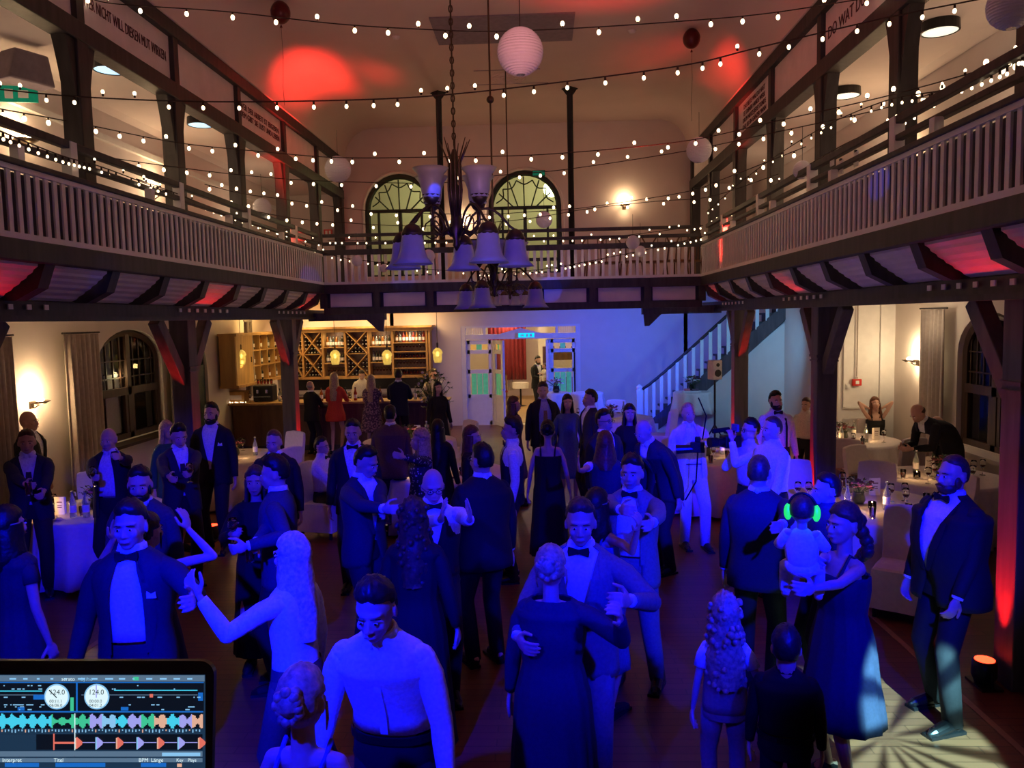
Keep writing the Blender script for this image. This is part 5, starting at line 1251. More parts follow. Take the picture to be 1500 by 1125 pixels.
# round bench wall under right window / sill boxing
b=MB().box((WR-.09,10.2,.40),(.17,4.0,.8)); struct('trim_6',b,'plaster')
# flowers / bag person items
p=atZ(663,575,1.0); r=empty('tall_arrangement',(p.x,16.2,0),0,'tall dark arrangement of branches and blossoms at the right end of the bar','flowers')
MB().lathe((0,0,0),[(.16,0),(.14,.5),(.10,.9),(.13,1.0)],16).build('pedestal','black_plastic',r,smooth=True)
g=random.Random(4); b=MB(); c_=MB()
for i in range(70):
    a=g.uniform(0,2*PI); s=g.uniform(.08,.42); e_=V((s*math.cos(a),s*math.sin(a),1.15+g.uniform(-.15,.62)*(1.2-s))); b.tube([V((0,0,.95)),e_*.5+V((0,0,.55)),e_],.005,4)
    for k in range(5):
        q=g.uniform(0,2*PI); v_=V((math.cos(q),math.sin(q),g.uniform(-.3,.7)))*.09; s_=V((-math.sin(q),math.cos(q),0))*.025; b.add([e_,e_+v_*.5+s_,e_+v_,e_+v_*.5-s_],[(0,1,2,3)])
    if i%4==0: c_.ell(e_,.03,8,6)
b.build('branches','leaf',r); c_.build('blossoms','flower_white',r,smooth=True)
# ============================================================ BAR
x0=max(WL+.05,atD(322,590,17.3).x); x1=atD(655,590,17.3).x
r=empty('bar_counter',((x0+x1)/2,17.55,0),0,'long wooden bar counter with panelled dark front','bar counter'); L=x1-x0
MB().box((0,0,.52),(L,.5,1.04)).build('counter_body','oak_dark',r); MB().box((0,-.06,1.07),(L+.08,.72,.05)).build('worktop','oak',r,bevel=.01)
k=int(L/.62)
for i in range(k): MB().box((-L/2+L*(i+.5)/k,-.26,.52),(L/k-.1,.02,.8)).build('front_panel','oak_dark',r,bevel=.006)
MB().box((0,-.25,.06),(L,.04,.12)).build('kick_board','timber',r)
DS=20.62
def zz(y): return atD(510,y,DS).z
def xx(x): return atD(x,520,DS).x
ys=dict(top=487,bot=550)
sh=empty('back_bar_shelf',(0,DS,0),0,'large lit oak back-bar shelving with wine racks and bottle shelves','shelving')
edges=[397,425,445,474,507,541,576,626]; zt_,zb_=zz(485),zz(551)
MB().box(((xx(392)+xx(630))/2,.1,zz(483)),(xx(630)-xx(392)+.1,.5,.12)).box(((xx(392)+xx(630))/2,.06,zz(480)),(xx(630)-xx(392)+.2,.62,.05)).build('cornice','oak',sh)
MB().box(((xx(392)+xx(630))/2,.1,zb_-.03),(xx(630)-xx(392)+.06,.42,.07)).build('base_board','oak',sh)
MB().box(((xx(392)+xx(630))/2,.28,(zt_+zb_)/2),(xx(630)-xx(392),.02,zt_-zb_)).build('back_panel','oak_dark',sh)
for e in edges+[392,630]: MB().box((xx(e),.1,(zt_+zb_)/2),(.05,.38,zt_-zb_)).build('upright','oak',sh)
def xrack(a,c):
    x0_,x1_=xx(a)+.025,xx(c)-.025; zm=(zt_+zb_)/2; gp=[]
    for z0,z1 in ((zb_,zm),(zm,zt_)):
        b=MB().bar((x0_,0.02,z0),(x1_,0.02,z1),.022,.3,(0,1,0)); b.bar((x0_,.02,z1),(x1_,.02,z0),.022,.3,(0,1,0)); b.build('cross_board','oak',sh)
    MB().box(((x0_+x1_)/2,.05,zm),(x1_-x0_,.3,.02)).build('shelf_board','oak',sh)
    w=x1_-x0_; h=zm-zb_
    for z0 in (zb_,zm):
        n=6
        for i in range(n):
            for j in range(6):
                u=(i+.5)/n; v=(j+.5)/6
                if abs(u-v)<.1 or abs(u-(1-v))<.1: continue
                if (v>max(u,1-u)) and v>.7: continue
                gp.append((x0_+w*u,z0+h*v))
    return gp
WB=[]
for a,c,nm in ((425,445,'narrow left'),(445,474,'left'),(507,541,'middle')):
    for x,z in xrack(a,c): WB.append((x,z,nm))
pr_=None
for x,z,nm in WB:
    lb='dark wine bottle lying in the %s crossed rack of the back bar'%nm
    if pr_ is None:
        pr_=empty('wine_bottle',(x,DS+.02,z),0,lb,'bottle','wine bottles in the crossed racks'); 
        b=MB().tube([(0,.02,0),(0,.06,0),(0,.2,0),(0,.22,0)],[.022,.036,.037,.02],8); b.build('bottle_body','dark_bottle',pr_,smooth=True); MB().tube([(0,-.05,0),(0,.025,0)],[.0155,.0155],7).build('foil','flower_white',pr_)
    else: copy_tree(pr_,(x,DS+.02,z),0,lb)
bt={}
def spirit(kind,m):
    def mk(r): MB().lathe((0,0,0),[(.036,0),(.038,.01),(.038,.17),(.015,.22),(.013,.27)],10).build('bottle_body',m,r,smooth=True); MB().lathe((0,0,.265),[(.016,0),(.016,.03),(.001,.031)],8).build('cap','black_plastic',r); MB().lathe((0,0,.05),[(.0388,0),(.0388,.08)],10).build('bottle_label','paper',r)
    PROTO[kind]=[mk,None,'bottle','spirit bottles on the back bar']
spirit('amber_spirit_bottle','amber_bottle'); spirit('clear_spirit_bottle','clear_bottle'); spirit('red_spirit_bottle','red_bottle'); spirit('dark_spirit_bottle','dark_bottle')
for a,c,nm in ((397,425,'leftmost'),(474,507,'second'),(541,576,'third')):
    x0_,x1_=xx(a)+.06,xx(c)-.06
    for lv,y in enumerate((508,531,550)):
        z=zz(y); 
        if lv<2: MB().box(((x0_+x1_)/2,.08,z-.012),(x1_-x0_+.07,.32,.025)).build('shelf_board','oak',sh)
        n=6
        for i in range(n):
            kd=['amber','red','clear','amber','dark','clear'][(i*2+lv)%6] if lv<1 else ['dark','clear','dark','dark','amber','clear'][(i+lv)%6]
            if lv==2: put('wine_glass',(x0_+(x1_-x0_)*(i+.5)/n,DS+.08,z+.01),0,'glass on the bottom shelf of the %s back-bar section'%nm)
            else: put(kd+'_spirit_bottle',(x0_+(x1_-x0_)*(i+.5)/n,DS+.06,z+.002),0,'%s spirit bottle on the %s shelf of the %s back-bar section'%(kd,('upper','middle')[lv],nm))
    light('AREA',((x0_+x1_)/2,DS-.02,zt_-.03),(1,.80,.5),3.5,.15,aim=((x0_+x1_)/2,DS+.1,zb_),name='shelf_light')
x0_,x1_=xx(576)+.05,xx(626)-.05
for lv,y in enumerate((503,516,526,540,550)):
    z=zz(y)
    if lv<4: MB().box(((x0_+x1_)/2,.08,z-.012),(x1_-x0_+.05,.32,.025)).build('shelf_board','oak' ,sh)
    for i in range(9):
        x=x0_+(x1_-x0_)*(i+.5)/9
        if lv==0: put(['amber','clear','red'][i%3]+'_spirit_bottle',(x,DS+.06,z+.002),0,'%s spirit bottle on the top shelf of the right glass cabinet'%['amber','clear','red'][i%3])
        else: put('tumbler' if lv in(2,4) else 'wine_glass',(x,DS+.04,z+.004 if lv<4 else z+.01),0,'glass on shelf %s of the right glass cabinet'%['','two','three','four','five'][lv])
light('AREA',((x0_+x1_)/2,DS-.06,zt_-.03),(1,.80,.5),4,.2,aim=((x0_+x1_)/2,DS+.1,zb_),name='shelf_light')
# dark mirror/back counter below shelf
r=empty('back_counter',((xx(400)+xx(626))/2,DS,0),0,'low back counter below the lit shelving','counter'); MB().box((0,.1,.45),(xx(626)-xx(400),.5,.9)).build('counter_body','oak_dark',r); MB().box((0,.08,.92),(xx(626)-xx(400)+.05,.58,.04)).build('worktop','silver',r)
MB().box((0,.30,1.35),(xx(626)-xx(400),.02,.62)).build('mirror_panel','night',r)
# left wall cabinet
r=empty('wall_cabinet',(WL+.05,18.2,1.5),0,'oak wall cabinet with small cubicles on the left side wall by the bar','cabinet')
MB().box((.02,0,.55),(.03,3.0,1.1)).build('back_panel','oak',r)
for z in (0,1.12): MB().box((.2,0,z),(.42,3.05,.06)).build('cornice' if z else 'base_board','oak',r)
for i,y in enumerate((-1.5,-.5,0,.5,1.0,1.5)): MB().box((.19,y,.55),(.34,.04,1.1)).build('upright','oak',r)
MB().box((.36,-1.0,.55),(.02,.98,1.08)).build('door','oak',r,bevel=.006); MB().box((.375,-.62,.55),(.02,.02,.12)).build('handle','bronze',r)
for z in (.38,.74): MB().box((.19,.5,z),(.33,2.0,.025)).build('shelf_board','oak',r)
for y in (-.25,.25,.75,1.25):
    for lv,z in enumerate((0.03,.40,.76)):
        for d in (-.1,.1): put(['amber','dark','clear'][(lv+int(y*4))%3]+'_spirit_bottle',(WL+.3,18.2+y+d,1.5+z),0,'%s spirit bottle on the %s row of the side wall cabinet'%(['amber','dark','clear'][(lv+int(y*4))%3],['bottom','middle','top'][lv]))
# things on the counter
zc=1.096
def cz(x): return atZ(x,588,zc).x
xs=atD(345,588,17.4).x
r=empty('wooden_box',(atD(347,588,17.4).x,17.45,zc),0,'pale wooden crate on the left end of the bar counter','box'); MB().box((0,0,.12),(.42,.3,.22)).box((0,0,.24),(.46,.34,.02)).build('crate_body','oak',r); MB().box((0,-.153,.12),(.3,.006,.1)).build('crate_panel','linen',r)
b_=empty('fairy_lights',(atD(347,588,17.4).x,17.22,zc),0,'string of tiny warm fairy lights in front of the crate','string light'); MB().tube([(x/10*.5-.25,.02*math.sin(x*2),.008) for x in range(11)],.004,5).build('cable','string_dark',b_)
for i in range(14): MB().ell((-.26+.04*i,.03*math.sin(i*2),.018),.010,6,5).build('bulb','bulb',b_)
r=empty('coffee_machine',(atD(388,588,17.5).x,17.55,zc),0,'dark coffee machine on the bar counter','coffee machine'); MB().box((0,0,.19),(.44,.34,.36)).build('machine_body','dark_metal',r,bevel=.02); MB().box((0,-.18,.12),(.38,.06,.03)).build('drip_tray','silver',r); MB().tube([(-.1,-.2,.28),(-.1,-.2,.2)],.03,8).tube([(.1,-.2,.28),(.1,-.2,.2)],.03,8).build('brew_group','silver',r); MB().box((0,0,.38),(.38,.3,.02)).build('cup_rack','silver',r)
for i in range(5): put('tumbler',(atD(388,588,17.5).x-.15+.075*i,17.55,zc+.392),0,'glass stacked on top of the coffee machine')
for i,x in enumerate((366,374,408,413,470,505,512,520,556,600,608)): put(('amber','dark','clear','red')[i%4]+'_spirit_bottle' if i%3 else 'wine_glass',(atD(x,590,17.35).x,17.38+.04*(i%3),zc),0,('%s spirit bottle'%('amber','dark','clear','red')[i%4] if i%3 else 'wine glass')+' standing on the bar counter')
r=empty('beer_tap',(atD(430,585,17.5).x,17.5,zc),0,'chrome draught tap column on the bar counter','beer tap'); MB().tube([(0,0,0),(0,0,.35)],.035,12).build('column','silver',r,smooth=True); MB().tube([(0,-.03,.3),(0,-.12,.3),(0,-.13,.24)],.012,8).build('spout','silver',r); MB().tube([(0,-.06,.31),(0,-.07,.42)],.012,8).build('handle','black_plastic',r)
# pendants
for i,(x,y) in enumerate(((353,523),(418,523),(491,523),(567,523),(641,520))):
    D=(17.0,17.3,17.5,17.5,17.5)[i]; p=atD(x,y,D); r=empty('pendant_lamp',p,0,'yellow glass pendant lamp over the bar, %s from the left'%W8[i],'pendant lamp','pendant lamps over the bar')
    MB().lathe((0,0,0),[(.03,.16),(.085,.12),(.115,.06),(.115,.03),(.10,.02),(.095,-.10),(.075,-.17),(.07,-.17),(.088,-.10),(.10,.03),(.075,.11),(.02,.15)],20).build('glass_shade','pendant_glass',r,smooth=True)
    MB().ell((0,0,.03),(.035,.035,.045)).build('bulb','lamp_glow',r,smooth=True); MB().lathe((0,0,.15),[(.02,0),(.022,.12),(.008,.13)],10).build('socket','bronze',r)
    MB().tube([(0,0,.27),(0,0,3.33-p.z)],.006,5).build('cord','string_dark',r)
# ============================================================ next room contents
for x,nm in ((731,'left'),(757,'right')):
    p=atD(x,560,LB+6.6)
    curtain((p.x-.35,LB+6.6,0),(p.x+.35,LB+6.6,0),.7,2.9,'dark red curtain in the room beyond the door, %s one'%nm,m='curtain_red',grp='red curtains',folds=5)
curtain((atD(739,560,LB+6.9).x,LB+6.9,0),(atD(753,560,LB+6.9).x,LB+6.9,0),.3,2.9,'pale net curtain between the red ones in the next room',m='linen',folds=5)
p=atD(732,580,LB+5); r=empty('dining_chair',(p.x,p.y,0),R(200),'dark wooden chair in the room beyond the double door','chair')
MB().box((0,0,.45),(.44,.42,.05)).build('seat','red_leather',r)
for a in (-.19,.19):
    for b__ in (-.18,.18): MB().bar((a,b__,0),(a,b__,.44 if b__<0 else 1.0),.04,.04).build('leg','oak_dark',r)
MB().box((0,.18,.9),(.38,.03,.18)).box((0,.18,.7),(.38,.03,.04)).build('backrest','oak_dark',r)
p=atD(763,590,LB+4.6); r=empty('bistro_table',(p.x,p.y,0),0,'small white-clothed bistro table in the next room','table'); MB().lathe((0,0,0),[(.2,0),(.03,.03),(.03,.72),(.26,.74),(.26,.76)],16).build('table_frame','dark_metal',r); MB().lathe((0,0,.76),[(.27,-.18),(.27,.004),(.01,.006)],20).build('table_cover','linen',r)
p=atD(820,555,LB+2.5); r=empty('sideboard',(p.x,p.y,0),0,'dark wooden hutch seen through the right door pane','cabinet'); MB().box((0,0,1.0),(1.0,.4,2.0)).build('carcass','oak_dark',r); MB().box((0,-.21,1.35),(.8,.02,.5)).build('door','linen',r)
# toddler in the doorway man's arms, toddler held by pony woman
def toddler(key,h,label,face,m='shirt_white',green=False,hl=.78,dx=0,dy=0,dz=0):
    I=P[h]; 
    hold=(I['W'][-1]+I['W'][1])/2
    r=empty('person',hold+V((dx,dy,dz)),R(face),label,'person')
    b=MB(); k=hl; H_=V((0,.0,.34*k))
    b.ell(H_+V((0,0,.10*k)),(.078*k,.090*k,.095*k),16,12); b.ell(H_+V((0,-.04*k,.065*k)),(.058*k,.055*k,.055*k),12,8); b.ell(H_+V((0,-.092*k,.07*k)),.012*k,8,6)
    for e in (-1,1): b.ell(H_+V((e*.078*k,0,.08*k)),(.012*k,.018*k,.024*k),8,6)
    b.tube([(0,0,.28*k),(0,0,.38*k)],.035*k,10); b.ell((0,0,.16*k),(.095*k,.075*k,.15*k),14,10)
    for e in (-1,1):
        b.tube([V((e*.09,0,.27))*k,V((e*.15,-.06,.17))*k,V((e*.12,-.17,.14))*k],[.032*k,.028*k,.020*k],9,True,True); hand(b,V((e*.12,-.17,.14))*k,V((-e*.2,-1,.1)),V((e,0,.2)),e,.55*k,.4)
        b.tube([V((e*.05,0,.03))*k,V((e*.10,-.12,.0))*k,V((e*.11,-.12,-.20))*k],[.055*k,.045*k,.032*k],9,True,True); b.tube([V((e*.11,-.11,-.2))*k,V((e*.11,-.19,-.23))*k],[.028*k,.02*k],8,True,True)
    bo=b.build('body','skin',r,smooth=True); rm=bo.modifiers.new('r','REMESH'); rm.mode='VOXEL'; rm.voxel_size=.006; rm.use_smooth_shade=True
    c=MB().ell((0,0,.15*k),(.112*k,.092*k,.17*k),18,12)
    for e in (-1,1): c.tube([V((e*.085,0,.27))*k,V((e*.15,-.055,.17))*k,V((e*.13,-.12,.15))*k],[.042*k,.040*k,.034*k],10,True)
    c.build('shirt',m,r,smooth=True)
    c=MB()
    for e in (-1,1): c.tube([V((e*.05,0,.04))*k,V((e*.10,-.12,.0))*k,V((e*.11,-.125,-.16))*k],[.066*k,.056*k,.044*k],10,True,True)
    c.ell((0,0,.03*k),(.105*k,.085*k,.07*k),14,8); c.build('trousers',m,r,smooth=True)
    MB().ell(H_+V((0,.010*k,.104*k)),(.081*k,.092*k,.098*k),22,16,fn=lambda q:.82 if (q.y<-.3 and q.z<.45) or q.z<-.45 else 1.04+.03*noise.noise(q*8)).build('hair','hair_brown',r,smooth=True)
    return r,H_,k
r,H_,k=toddler('tod','ponywoman','toddler in white clothes with glowing green ear defenders carried on the arm',-200,dx=-.02,dy=.05,dz=.0)
q=empty('ear_defenders',r.location+H_,r.rotation_euler.z,'glowing green ear defenders on the toddler head','ear defenders')
for e in (-1,1): MB().ell((e*.092*k,.0,.08*k),(.028*k,.045*k,.058*k),14,9).build('ear_cup','green_emissive',q,smooth=True)
MB().tube([(.092*k*math.cos(PI*t/12),0,.10*k+.115*k*math.sin(PI*t/12)) for t in range(13)],.009*k,6).build('headband','black_plastic',q,smooth=True)
toddler('tod2','doorman','small child in pale clothes cradled by the man in the doorway',-60,m='shirt_cream',hl=.75)
# props in hands
def held(h,e,kind,label,rz=0,dz=-.03):
    I=P[h]; p=I['W'][e]; put(kind,(p.x,p.y,p.z+dz-.06),rz,label)
proto('tumbler_drink',lambda r:(MB().lathe((0,0,0),[(.030,0),(.034,.13),(.031,.13),(.027,.01),(.001,.01)],14).build('glass_body','glass',r,smooth=True),MB().lathe((0,0,0),[(.0265,.011),(.030,.09),(.001,.091)],12).build('drink','red_bottle',r)),'glass','glasses in guests hands')
held('tieman',-1,'tumbler_drink','glass of dark drink held by the smiling man in navy at the left edge')
held('elder',-1,'wine_glass','wine glass held by the balding elderly man')
held('profile',1,'wine_glass','wine glass held by the man in navy looking down')
held('bowprofile',-1,'tumbler_drink','tumbler held by the tall man in left profile')
held('darkwoman',-1,'wine_glass','glass held by the woman in the long dark dress')
held('lookdown',1,'tumbler_drink','drink held by the man looking at his hands')
held('groom',-1,'tumbler','x') if False else None
# video camera of the photographer, camera on the pale-suit man
p=atD(1070,646,8.5); r=empty('video_camera',p,R(-70),'black video camera with small screen held by the photographer','camera')
MB().box((0,0,0),(.14,.20,.13)).build('camera_body','black_plastic',r,bevel=.012); MB().tube([(0,-.1,0),(0,-.16,0),(0,-.17,0),(0,-.26,0)],[.04,.042,.05,.055],16).build('lens','black_plastic',r); MB().box((0,.0,.10),(.05,.14,.03)).build('top_handle','black_plastic',r); MB().box((0,.06,.14),(.10,.03,.08)).build('monitor','dress_blue',r); MB().tube([(0,-.22,.12),(0,-.02,.13)],.025,10).build('microphone','black_cloth',r)
p=atD(1022,655,8.9); r=empty('camera',p,R(-15),'black camera with lens hanging before the pale suit','camera')
MB().box((0,0,0),(.16,.09,.12)).box((0,0,.09),(.06,.07,.06)).build('camera_body','black_plastic',r,bevel=.01); MB().tube([(-.05,-.0,-.02),(-.24,-.03,-.03)],[.045,.055],14).build('lens','black_plastic',r); MB().tube([(.05,.05,.08),(.09,.06,.35),(0,.12,.55)],.008,5).build('strap','black_cloth',r); MB().tube([(.0,.02,-.06),(-.02,.02,-.4),(-.14,.02,-.62)],.010,6).build('cable','black_cloth',r)
# stands: pa speaker stand by the stairs, tripod by the door
def stand(p,label,H=2.0):
    r=empty('tripod_stand',p,0,label,'stand','tripod stands'); MB().tube([(0,0,.25),(0,0,H)],.02,8).build('pole','black_plastic',r)
    for i in range(3): a=2*PI*i/3+.3; MB().tube([(0,0,.7),(.42*math.cos(a),.42*math.sin(a),.015)],.014,6).build('leg','black_plastic',r); 
    for i in range(3): a=2*PI*i/3+.3; MB().tube([(0,0,.35),(.22*math.cos(a),.22*math.sin(a),.36)],.010,6).build('brace','black_plastic',r)
    return r
p=atD(1047,556,15.4); stand((p.x,p.y,0),'black tripod stand with a speaker by the third right post',H=p.z)
q=empty('loudspeaker',(p.x,p.y,p.z),R(25),'small beige loudspeaker on the tripod by the third right post','speaker'); MB().box((0,0,.19),(.21,.19,.38)).build('cabinet','flower_white',q,bevel=.015); MB().tube([(0,-.095,.13),(0,-.11,.13)],.07,16).tube([(0,-.095,.29),(0,-.11,.29)],.035,12).build('driver','dark_metal',q)
p=atD(842,560,20.3); stand((p.x,p.y,0),'black stand in front of the right door wing',H=1.95)
# big flowers near door right
p=atD(815,580,19.4); table((p.x,19.4),.34,'white-draped high table with a white bouquet before the right door wing',h=1.0,folds=8); r=empty('flower_bouquet',(p.x,19.4,1.006),0,'white bouquet on the high table before the right door wing','flowers'); mk_flowers(r,9,24,1.3,cols=('flower_white','flower_white','flower_pink'))
# handbag jacket on chair near the bar
# framed rail signs on right gallery
for x,y in ((1219,233),(1232,245),(1254,233)):
    p=atX(x,y,BR+.10); r=empty('paper_card',p,0,'small white card clipped to the right gallery rail, '+('left one' if x==1219 else 'lower one' if x==1232 else 'right one'),'card','cards on the gallery rail'); MB().box((0,0,0),(.01,.10,.14)).build('card','paper',r); MB().box((-.005,0,.075),(.02,.03,.02)).build('clip','dark_metal',r)
# gallery chairs silhouettes behind the back balustrade
for i,x in enumerate((870,893,925,960,990,1012)):
    p=atD(x,370,16.6+.2*(i%2)); r=empty('gallery_chair',(p.x,p.y,3.5),R(170+i*13),'dark bentwood chair on the back gallery, %s right of the column'%W8[i],'chair','dark chairs on the back gallery')
    MB().lathe((0,0,.45),[(.2,0),(.21,.02),(.2,.04)],16).build('seat','oak_dark',r)
    for a in (-.16,.16):
        for b__ in (-.16,.16): MB().tube([(a,b__,.45),(a*1.25,b__*1.25,0)],.016,6).build('leg','oak_dark',r)
    MB().tube([(-.19,.15,.45),(-.21,.2,.85),(-.12,.22,.98),(.12,.22,.98),(.21,.2,.85),(.19,.15,.45)],.018,6).tube([(-.1,.2,.48),(-.1,.22,.95)],.01,5).tube([(.1,.2,.48),(.1,.22,.95)],.01,5).build('backrest','oak_dark',r)
# ============================================================ STAGE, DJ TABLE, LAPTOP
b=MB().box((-.4,-.75,.6),(9,3.4,1.2)); struct('floor_stage',b,'oak_dark')
LP0=atD(314,968,.62); n_=-( _d*.985+V((0,0,-.06))).normalized()
sx_=_r.copy(); sy_=(n_.cross(sx_)).normalized()
def scr(x,y,off=0):
    v=ray(x,y); o=V((0,0,CH)); t=(LP0-o).dot(n_)/v.dot(n_); return o+v*t+n_*off
lw,lh=.325,.225
org=LP0
lap=empty('laptop',LP0-sx_*lw/2-sy_*lh,0,'open laptop showing music mixing software at the bottom left','laptop')
def loc_(p): return V(p)-lap.location
rad=.012; pts=[]
for cx,cy,a0 in ((lw-rad,-rad,90),(rad,-rad,180),(rad,-lh+rad,270),(lw-rad,-lh+rad,0)):
    seq=range(0,91,15)
    for a in seq:
        an=R({90:90-a,180:180-a,270:270-a,0:360-a}[a0]) if False else 0
def rr(cx,cy,s,e): return [(cx+rad*math.cos(R(a)),cy+rad*math.sin(R(a))) for a in range(s,e+1,15)]
pl=rr(-rad,-rad,0,90)+rr(-lw+rad,-rad,90,180)+rr(-lw+rad,-lh+rad,180,270)+rr(-rad,-lh+rad,270,360)
MB().prism([loc_(LP0+sx_*a+sy_*b_-n_*.006) for a,b_ in pl],n_*.006).build('screen_lid','black_plastic',lap)
fy=V((sx_.y*-1,sx_.x,0)).normalized()
bc=LP0-sx_*lw/2-sy_*(lh+.004); back=V((-_d.x,-_d.y,0)).normalized(); sxh=V((sx_.x,sx_.y,0)).normalized()
m_=Matrix((sxh,-back,V((0,0,1)))).transposed()
MB().box(loc_(bc+back*.115-V((0,0,.008))),(lw,.23,.014),m=m_).build('keyboard_base','silver',lap); kb=MB()
for i in range(13):
    for j in range(5): kb.box(loc_(bc+back*(.03+.022*j)+sxh*(-.14+.0233*i)+V((0,0,.0005))),(.018,.017,.004),m=m_)
kb.build('keys','black_plastic',lap)
tz_=bc.z-.0155
r=empty('dj_table',(bc.x,bc.y-.1,1.2),0,'black table on the stage carrying the laptop','table'); MB().box((0,-.02,tz_-1.2-.02),(1.6,.62,.038)).build('tabletop','black_plastic',r)
for a in (-.72,.72):
    for c in (-.26,.22): MB().box((a,c,(tz_-1.24)/2),(.05,.05,tz_-1.24)).build('leg','black_plastic',r)
def em(name,col,s=1.0):
    m=mat(name,tuple(c*.2 for c in col),.4,emit=col,es=s); return name
em('scr_bg',(.012,.035,.075),1); em('scr_dark',(.003,.006,.014),1); em('scr_blue',(.01,.14,.55),1); em('scr_cyan',(.06,.62,.85),1); em('scr_green',(.05,.55,.30),1); em('scr_white',(.75,.95,1.0),1); em('scr_grey',(.10,.17,.26),1); em('scr_red',(.75,.16,.12),1); em('scr_violet',(.35,.35,.85),1); em('scr_peach',(.75,.42,.30),1); em('scr_light',(.25,.55,.85),1)
SC={}
def q2(m,x0,y0,x1,y1,l=1): SC.setdefault(m,MB()).add([loc_(scr(a,b_,.0003+.00025*l)) for a,b_ in ((x0,y0),(x1,y0),(x1,y1),(x0,y1))],[(0,1,2,3)])
def poly(m,ps,l=2): SC.setdefault(m,MB()).add([loc_(scr(a,b_,.0003+.00025*l)) for a,b_ in ps],[tuple(range(len(ps)))])
X0=-285
q2('scr_bg',X0,988,301,1370,0)
q2('scr_grey',X0,989,300,998,1); q2('scr_blue',X0,998.5,299,1000,2); q2('scr_dark',X0,1000.5,299,1041,1); q2('scr_blue',112,999,114.5,1043,2); q2('scr_blue',X0,1041,298,1043,2)
q2('scr_grey',0,1017,66,1018,2); q2('scr_grey',120,1017,290,1018,2); q2('scr_blue',50,1017,66,1024,3); q2('scr_blue',27,1035,37,1040,3); q2('scr_blue',178,1035,189,1040,3); q2('scr_blue',291,1014,298,1026,3)
q2('scr_cyan',0,1011,63,1012.5,3); q2('scr_cyan',168,1010,290,1011.2,3); q2('scr_green',104,1021,109,1041,3); q2('scr_green',196,991,204,996,3)
g=random.Random(2)
for i in range(46):
    x=g.choice([g.uniform(5,62),g.uniform(160,295)]); y=g.choice([1003,1008,1020,1031,1034,1038]); q2('scr_light',x,y,x+g.uniform(1.5,7),y+1.6,3)
for i in range(14): x=15+20*i; q2('scr_light',x,992.5,x+g.uniform(3,12),995,3)
for cx,c0 in ((84,0),(142.5,1)):
    poly('scr_light',[(cx+18.5*math.cos(2*PI*k/32),1020+18.7*math.sin(2*PI*k/32)) for k in range(32)],2); poly('scr_white',[(cx+16.5*math.cos(2*PI*k/32),1020+16.7*math.sin(2*PI*k/32)) for k in range(32)],3)
poly('scr_dark',[(73,1010.5),(74,1009.5),(85,1020.5),(84,1021.5)],5); poly('scr_violet',[(141.7,1002),(143.3,1002),(143.3,1021),(141.7,1021)],5)
q2('scr_red',220,1016,225,1021,3)
# waveforms
cols=['scr_cyan','scr_cyan','scr_cyan','scr_cyan','scr_green','scr_green','scr_green','scr_violet','scr_light','scr_cyan','scr_violet','scr_green','scr_peach','scr_cyan','scr_violet','scr_peach']
q2('scr_dark',X0,1044,298,1067,1); q2('scr_dark',X0,1075,297,1098,1)
x=X0
while x<297:
    w_=g.uniform(1.2,2.2); u=x/300*len(cols); c=cols[max(0,min(len(cols)-1,int(u)))] if x>0 else 'scr_cyan'; a=(7+3.4*math.sin(x*.43)+g.uniform(-1,1.4)); 
    if 78<x<104: a*=.55
    q2(c,x,1056-a,x+w_,1056+a,2); x+=w_
for i in range(60): x=3+4.9*i; q2('scr_light' if i%7 else 'scr_peach',x,1068,x+1.6,1068+g.uniform(2,5),2)
for i in range(7):
    x=112+30*i; poly('scr_red' if i%2==0 else 'scr_violet',[(x,1080),(x+2,1079),(x+9,1085),(x+10,1087),(x+9,1090),(x+2,1096),(x,1096)],3); q2('scr_light',x-1,1079,x+1,1097,4) if i%2 else q2('scr_peach',x-1,1080,x+1,1096,4); q2('scr_violet',x+9,1086.6,min(297,x+28),1087.6,2)
q2('scr_red',80,1086,111,1089,3); q2('scr_red',79,1074,81,1098,3); q2('scr_white',110.5,1044,111.8,1098,5)
q2('scr_bg',X0,1075,54,1098,2)
q2('scr_grey',X0,1100,297,1108,1); q2('scr_light',238,1102,294,1107,2); q2('scr_grey',X0,1110,297,1116,1); q2('scr_blue',8,1117,58,1123,2); q2('scr_blue',82,1117,155,1123,2); q2('scr_blue',207,1117,244,1123,2); q2('scr_peach',260,1118,267,1123,2)
for k_,b__ in SC.items(): b__.build('display','scr_bg' if False else k_,lap)
Rm=Matrix((sx_,sy_,n_)).transposed().to_euler()
def st(s,x,y,h,m): 
    text(s,loc_(scr(x,y,.0022)),Rm,h*.62/FPX*1.35,m,lap,name='screen_text',ext=0)
st('serato',102,993.5,6,'scr_white'); st('DJ Pro',129,994,5,'scr_light'); st('124.0',86,1013,8,'scr_dark'); st('124.0',143,1013,8,'scr_dark'); st('00:11.1',84,1026,5,'scr_dark'); st('06:06.0',84,1032,5,'scr_dark'); st('00:00.0',142,1026,5,'scr_dark'); st('04:01.2',142,1032,5,'scr_dark')
st('Interpret',20,1112,6,'scr_white'); st('Titel',88,1112,6,'scr_white'); st('BPM',212,1112,6,'scr_white'); st('Länge',232,1112,6,'scr_white'); st('Key',265,1112,5,'scr_white'); st('Plays',283,1112,5,'scr_white')
# ============================================================ LIGHTING
w=bpy.data.worlds.new('world'); bpy.context.scene.world=w; w.use_nodes=True
w.node_tree.nodes['Background'].inputs[0].default_value=(.05,.03,.08,1); w.node_tree.nodes['Background'].inputs[1].default_value=.3
vs=bpy.context.scene.view_settings; vs.view_transform='Standard'; vs.look='None'; vs.gamma=1; vs.exposure=0
